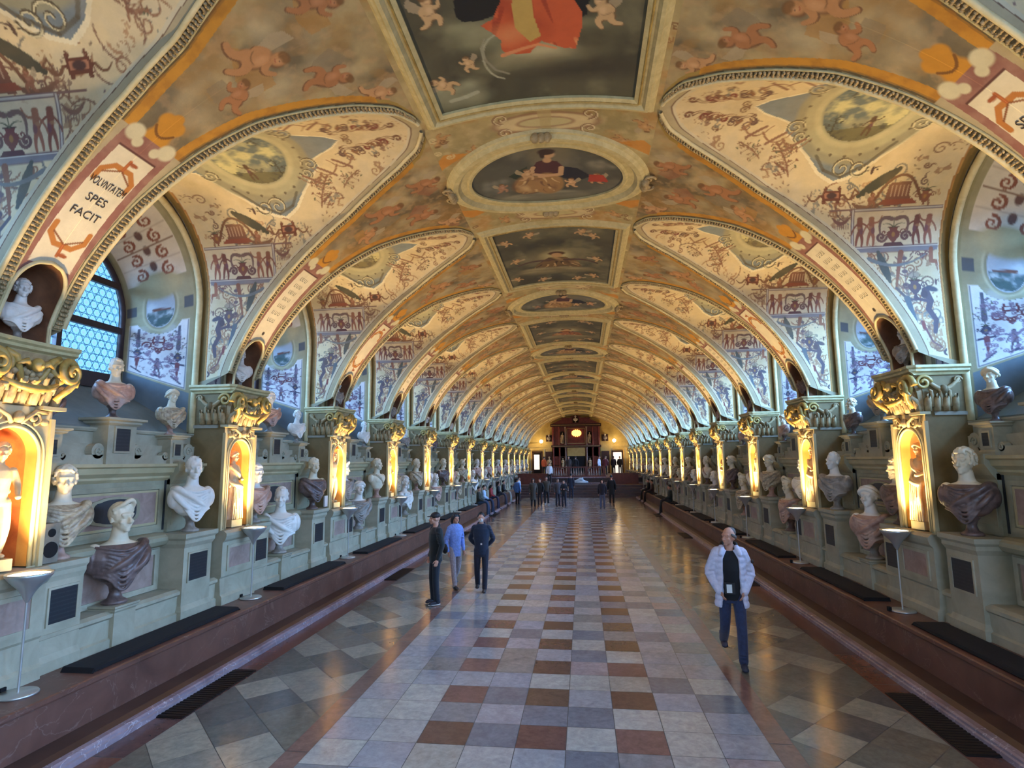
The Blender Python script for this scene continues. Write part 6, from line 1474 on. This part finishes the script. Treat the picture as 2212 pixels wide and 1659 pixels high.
    for q in (-1, 1):
        s = Blob(); a = ank[q] - np.array([0, 0, .09 * S]); s.e(a + np.array([0, -.05, .045]) * S, (.045 * S, .115 * S, .045 * S)); s.e(a + np.array([0, -.12, .035]) * S, (.045 * S, .05 * S, .032 * S)); s.e(a + np.array([0, .02, .07]) * S, (.042 * S, .05 * S, .055 * S))
        sm = s.mesh('shoe', sn, .01 if near else .025, 1); 
        if not seat: 
            co = np.zeros(len(sm.vertices) * 3); sm.vertices.foreach_get('co', co); co = co.reshape(-1, 3); fl = a[2]; co[:, 2] = np.maximum(co[:, 2], fl + .002); sm.vertices.foreach_set('co', co.ravel())
        so = obj('shoe', sm, parent=t)
        if extra == 'whitesole': obj('sole', Blob().e(a + np.array([0, -.055, .018]) * S, (.05 * S, .135 * S, .016 * S)).mesh('sole', 'card_white', .009, 1), parent=so)
    h = Blob(); hair(h, P, S * 1.03, hk, 5)
    if hk == 'long':
        h.e(P(0, .022, .045), (.088 * S, .1 * S, .094 * S))
        for q in (-1, 1): h.c([P(q * .05, -.05, .09), P(q * .086, -.03, .03), P(q * .088, .01, -.05), P(q * .075, .03, -.13)], [.02 * S, .024 * S, .026 * S, .018 * S])
        h.c([P(0, .06, .05), P(0, .1, -.06), P(0, .09, -.2)], [.07 * S, .075 * S, .05 * S])
    if hk == 'cap': h.e(P(0, .012, .05), (.088 * S, .102 * S, .075 * S)); h.e(P(0, -.1, .04), (.06 * S, .06 * S, .01 * S))
    if hk == 'bald':
        for q in (-1, 1): h.c([P(q * .07, -.02, .03), P(q * .078, .03, .0), P(0, .1, -.01)], [.018 * S, .026 * S, .03 * S])
        h.e(P(0, .05, .05), (.07 * S, .07 * S, .075 * S))
    obj('cap' if hk == 'cap' else 'hair', h.mesh('hair', hairm, .009 if near else vox * .9, 1), parent=bo)
    return t, dict(P=P, sh=sh, wr=wr, hz=hz, S=S, elb=elb)
V = .0095
# man in the white coat
plain('coat_white', (206, 204, 222), .7, var=.06, scale=20, bmp=.4)
t, J = person('man walking in a long open pale coat over black sweater and jeans, glancing aside', (2.5, 8.62, 0), -.12, 1.83, stride=1.0, top='sweater_black', top_c=(14, 14, 18), leg='jeans_blue', leg_c=(38, 48, 78), shoe_c=(40, 42, 60), hairm='hair_grey', hk='bald', vox=V, head_yaw=-.75, arms='pockets', slim=.92)
c = Blob(); S = J['S']; hz = J['hz']
def coat_shell(a0, th=.028):
    rows = []; zs = np.linspace(hz - .2, hz + .57, 60)
    for z in zs:
        t_ = (z - hz + .2) / .77; rx = np.interp(t_, [0, .25, .55, .85, 1], [.225, .2, .2, .215, .1]); ry = np.interp(t_, [0, .25, .55, .85, 1], [.185, .165, .16, .15, .09])
        puff = .012 * abs(math.sin(z * 2 * PI / .17)); op = np.interp(t_, [0, .5, 1], a0)
        al = np.linspace(op, 2 * PI - op, 40)
        outer = [((rx + puff) * math.sin(a), .01 - (ry + puff) * math.cos(a), z) for a in al]; inner = [((rx - th) * math.sin(a), .01 - (ry - th) * math.cos(a), z) for a in al[::-1]]
        rows.append(outer + inner)
    G = np.array(rows); n = G.shape[1]; b0 = c.mb.n; c.mb.grid(G, True, close_v=True)
    for ring, rev in ((0, 1), (59, 0)):
        for j in range(39):
            F = [b0 + ring * n + j, b0 + ring * n + j + 1, b0 + ring * n + n - 2 - j, b0 + ring * n + n - 1 - j]; c.mb.f.append(F[::-1] if rev else F); c.mb.m.append(0); c.mb.sm.append(True)
coat_shell([.78, .62, .5])
for q in (-1, 1):
    e2 = J['elb'][q]; pts = [J['sh'](q) + np.array([-q * .03, 0, -.01]), J['sh'](q) * .4 + e2 * .6, e2, J['wr'][q]]
    c.c(pts, [.1, .09, .084, .068], 8)
    for m in range(4): c0 = pts[0] + (e2 - pts[0]) * (.2 + .25 * m); c.e(c0, (.1, .1, .04), (0, q * .35, 0))
c.c([(-.13, -.11, hz + .52), (-.1, -.07, hz + .585), (-.09, .03, hz + .61), (0, .085, hz + .615), (.09, .03, hz + .61), (.1, -.07, hz + .585), (.13, -.11, hz + .52)], [.03, .036, .036, .04, .036, .036, .03], 5)
obj('coat', c.mesh('coat', 'coat_white', .009, 2), parent=t)
obj('coat_lining', Blob().c([(-.085, -.05, hz + .58), (-.095, .04, hz + .64), (0, .09, hz + .65), (.095, .04, hz + .64), (.085, -.05, hz + .58)], [.03] * 5, 5).mesh('lining', 'hair_black', .012, 1), parent=t)
obj('camera', MB().use('lamp_metal').box(-.08, -.01, -.2, -.165, hz + .02, hz + .13).use('hair_black').box(-.1, .03, -.19, -.15, hz + .0, hz + .15).build('camera'), parent=t)
obj('sleeve_badge', Blob().e(J['sh'](1) + np.array([.11, -.06, -.1]), (.02, .03, .03)).mesh('badge', 'hair_brown', .008, 0), parent=t)
# group of three
person('man in dark cap, black jacket and white-soled sneakers, looking away to the left', (-2.49, 11.54, 0), -1.0, 1.78, top='jacket_black', top_c=(20, 24, 24), leg='trousers_ink', leg_c=(22, 26, 36), shoe_c=(24, 28, 44), hairm='hair_black', hk='cap', vox=V, head_yaw=-.2, extra='whitesole', slim=1.02)
t, J = person('woman in light blue hooded top and beige trousers walking behind the man in a cap', (-2.42, 13.0, 0), .75, 1.62, top='hoodie_blue', top_c=(120, 144, 206), leg='trousers_beige', leg_c=(150, 138, 140), shoe_c=(60, 54, 54), hk='long', vox=V, stride=-.6, slim=.9, coat=.06)
obj('handbag', Blob().e((-.27, -.02, .88), (.05, .1, .11)).mesh('handbag', 'hair_black', .012, 1), parent=t)
t, J = person('man in navy jacket and white face mask, hands clasped behind his back', (-1.77, 12.72, 0), .05, 1.67, top='jacket_navy', top_c=(22, 32, 52), leg='trousers_dark', leg_c=(24, 24, 40), shoe_c=(60, 48, 46), hk='short', vox=V, arms='back', stride=.35)
P = J['P']; obj('face_mask', Blob().e(P(0, -.062, -.045), (.052, .04, .045)).mesh('mask', 'card_white', .007, 1), parent=t); obj('badge', MB().use('card_white').box(-.0, .035, -.15, -.142, 1.0, 1.035).build('badge'), parent=t)
GF = 'visitors standing far down the hall'
far = [('person in bright blue jacket and black trousers seen from behind near the left bench', (-3.73, 36.95), 2.6, 1.68, 'far_blue', (70, 120, 190), (24, 22, 26), 0, 0),
 ('person in long dark olive coat, leftmost of the far standing group', (-2.56, 35.13), .3, 1.72, 'far_olive', (58, 54, 46), (30, 26, 28), .35, 0),
 ('person in black behind the long olive coat', (-2.25, 36.56), -.4, 1.66, 'far_black', (24, 24, 28), (34, 34, 48), 0, 0),
 ('person in brown-green jacket with pale shoes in the far group', (-1.89, 37.32), .2, 1.76, 'far_brown', (66, 56, 44), (26, 26, 30), 0, 1),
 ('person in dark grey jacket standing left of the photographer', (-1.11, 35.83), .5, 1.68, 'far_grey', (62, 58, 62), (34, 32, 44), 0, 0),
 ('person in black holding a camera, right of the far group', (-.7, 35.13), -.3, 1.6, 'far_ink', (28, 28, 36), (30, 34, 52), 0, 0),
 ('person in navy coat with a white bag nearest the steps', (-.44, 43.0), 2.9, 1.8, 'far_navy', (30, 40, 62), (34, 40, 60), .1, 2),
 ('person in dark top and blue jeans right of the checkered centre', (1.55, 34.14), -.2, 1.68, 'far_plum', (34, 28, 40), (84, 92, 118), 0, 0),
 ('person in long black coat beside the one in jeans', (2.25, 37.66), 3.0, 1.82, 'far_coal', (22, 20, 22), (22, 20, 24), .25, 0),
 ('person in pale grey jacket walking beside the left bench', (-4.0, 40.3), 1.2, 1.66, 'far_pale', (190, 200, 206), (30, 30, 40), 0, 0)]
for lab, (x, y), r, H, nmt, c1, c2, coat, ex in far:
    t, J = person(lab, (x, y, 0), r, H, top=nmt, top_c=c1, leg='leg_%d_%d_%d' % c2, leg_c=c2, shoe_c=(210, 204, 196) if ex == 1 else (24, 22, 24), hk='long' if coat == .35 or nmt == 'far_plum' else 'short', vox=.022, coat=coat, arms='hold' if nmt == 'far_ink' else 'down', group=GF)
    if ex == 2: obj('bag', MB().use('card_white').box(.2, .24, -.1, .1, .55, .85).build('bag'), parent=t)
sit = [(-1, 29.4, 'person in dark green jacket and jeans, nearest of those seated on the left bench', 'sit_green', (40, 44, 36), (44, 62, 88)), (-1, 30.9, 'person in light blue shirt seated on the left bench', 'sit_sky', (176, 204, 232), (30, 44, 70)),
 (-1, 33.3, 'child-sized person in red jacket seated on the left bench', 'sit_red', (150, 44, 46), (36, 36, 66)), (-1, 36.2, 'long-haired person in black seated on the left bench beyond the red jacket', 'sit_black', (24, 24, 36), (60, 62, 78)), (-1, 38.6, 'person in black with pale trousers seated farthest on the left bench', 'sit_ink', (26, 26, 32), (150, 146, 136)),
 (1, 30.5, 'person in black and green seated nearest on the right bench', 'sit_moss', (24, 30, 26), (36, 36, 40)), (1, 38.2, 'person in dark red seated on the right bench further back', 'sit_wine', (52, 28, 30), (34, 26, 26)), (1, 40.3, 'person in black seated farthest on the right bench', 'sit_coal', (26, 20, 20), (30, 26, 26))]
for s, y, lab, nmt, c1, c2 in sit:
    person(lab, (s * 4.86, y, 0), -s * PI / 2 * .95 + (.15 if s < 0 else -.15), 1.5 if 'red' in nmt else 1.68, 'sit', top=nmt, top_c=c1, leg='leg_%d_%d_%d' % c2, leg_c=c2, shoe_c=(24, 22, 24), hk='long' if nmt in ('sit_black', 'sit_red') else 'short', vox=.022, group='visitors seated on the benches')
plat = [((-2.25, 47.2, .87), 'person in white jacket at the left end of the far balustrade', 'pl_white', (214, 218, 222), 0), ((-3.1, 53.5, ZP), 'person in orange jacket on the far platform, left', 'pl_orange', (190, 88, 40), 2.8), ((-.8, 52.5, ZP), 'person in dark brown behind the far balustrade', 'pl_brown', (60, 46, 40), 0), ((-.2, 54, ZP), 'person in black before the far fireplace', 'pl_black', (20, 20, 22), 3),
 ((1.9, 51.5, ZP), 'person in white leaning at the right of the far balustrade', 'pl_cream', (206, 206, 222), 1.2), ((2.5, 53.5, ZP), 'person in dark red on the far platform, right', 'pl_red', (96, 30, 34), 3), ((3.3, 54.5, ZP), 'person in dark clothes before the bright right doorway', 'pl_dark', (36, 22, 24), 3), ((4.1, 58, ZP), 'tall person silhouetted beside the bright right doorway', 'pl_coal', (20, 18, 18), 3)]
for loc, lab, nmt, c1, r in plat: person(lab, loc, r, 1.72, top=nmt, top_c=c1, leg='trousers_black', leg_c=(26, 26, 30), vox=.03, group='visitors on the far platform')
# ------------------------------------------------------------------ camera, daylight, added back fill, view
cam = bpy.data.cameras.new('camera'); cam.sensor_width = 36.0; cam.sensor_fit = 'HORIZONTAL'; cam.lens = 36.0 * 1236.1 / 2212; cam.clip_start = .05; cam.clip_end = 300
co = bpy.data.objects.new('camera', cam); COL.objects.link(co)
R_ = Vector((0.9924714, 0.12207694, -0.0098864)); U_ = Vector((0.02596147, -0.13080206, 0.99106853)); F_ = Vector((-0.11969345, 0.98386383, 0.1329866))
m3 = Matrix((R_, U_, -F_)).transposed(); m4 = m3.to_4x4(); m4.translation = Vector((.48997511, 0, 2.80092441)); co.matrix_world = m4
bpy.context.scene.camera = co
w = bpy.data.worlds.new('world'); bpy.context.scene.world = w; w.use_nodes = True
bg = w.node_tree.nodes['Background']; bg.inputs[0].default_value = (.36, .62, 1.0, 1); bg.inputs[1].default_value = SKY
for s, nm in SIDES:
    for k, y in PK.items():
        if k > KMAX - 1: continue
        for (dx, dy, z, en, sz, sp) in ((13.0, 0, 8.0, WIN_R if s > 0 else WIN_L, 4.5, 100), (12.5, -6.0, 6.6, RAKE_R if s > 0 else RAKE_L, 3.6, 60)):
            L = bpy.data.lights.new('window_daylight', 'AREA'); L.shape = 'RECTANGLE'; L.size = sz; L.size_y = sz; L.energy = en; L.color = (.42, .58, 1.0); L.spread = math.radians(sp)
            lo = bpy.data.objects.new('window_daylight', L); COL.objects.link(lo); lo.location = (s * dx, y + HB + dy, z + (2.2 if s < 0 and not dy else 0))
            d = Vector((s * (6.9 if dy else 5.0), y + HB, 5.1 if dy else 4.2)) - lo.location; lo.rotation_euler = d.to_track_quat('-Z', 'Y').to_euler()
L = bpy.data.lights.new('back_fill_light', 'AREA'); L.shape = 'RECTANGLE'; L.size = 4.3; L.size_y = 5.0; L.energy = BACK; L.color = (.40, .58, 1.0)  # added bluish fill light behind the camera, aimed at the left side
lo = bpy.data.objects.new('back_fill_light', L); COL.objects.link(lo); lo.location = (2.9, -4.2, 4.1); lo.rotation_euler = (math.radians(80), 0, math.radians(30))
sc = bpy.context.scene
sc.view_settings.view_transform = 'Standard'; sc.view_settings.look = 'None'; sc.view_settings.gamma = 1.0; sc.view_settings.use_curve_mapping = False; sc.view_settings.exposure = EXPO
sc.cycles.max_bounces = 6; sc.cycles.diffuse_bounces = 4; sc.cycles.glossy_bounces = 3; sc.cycles.transparent_max_bounces = 8
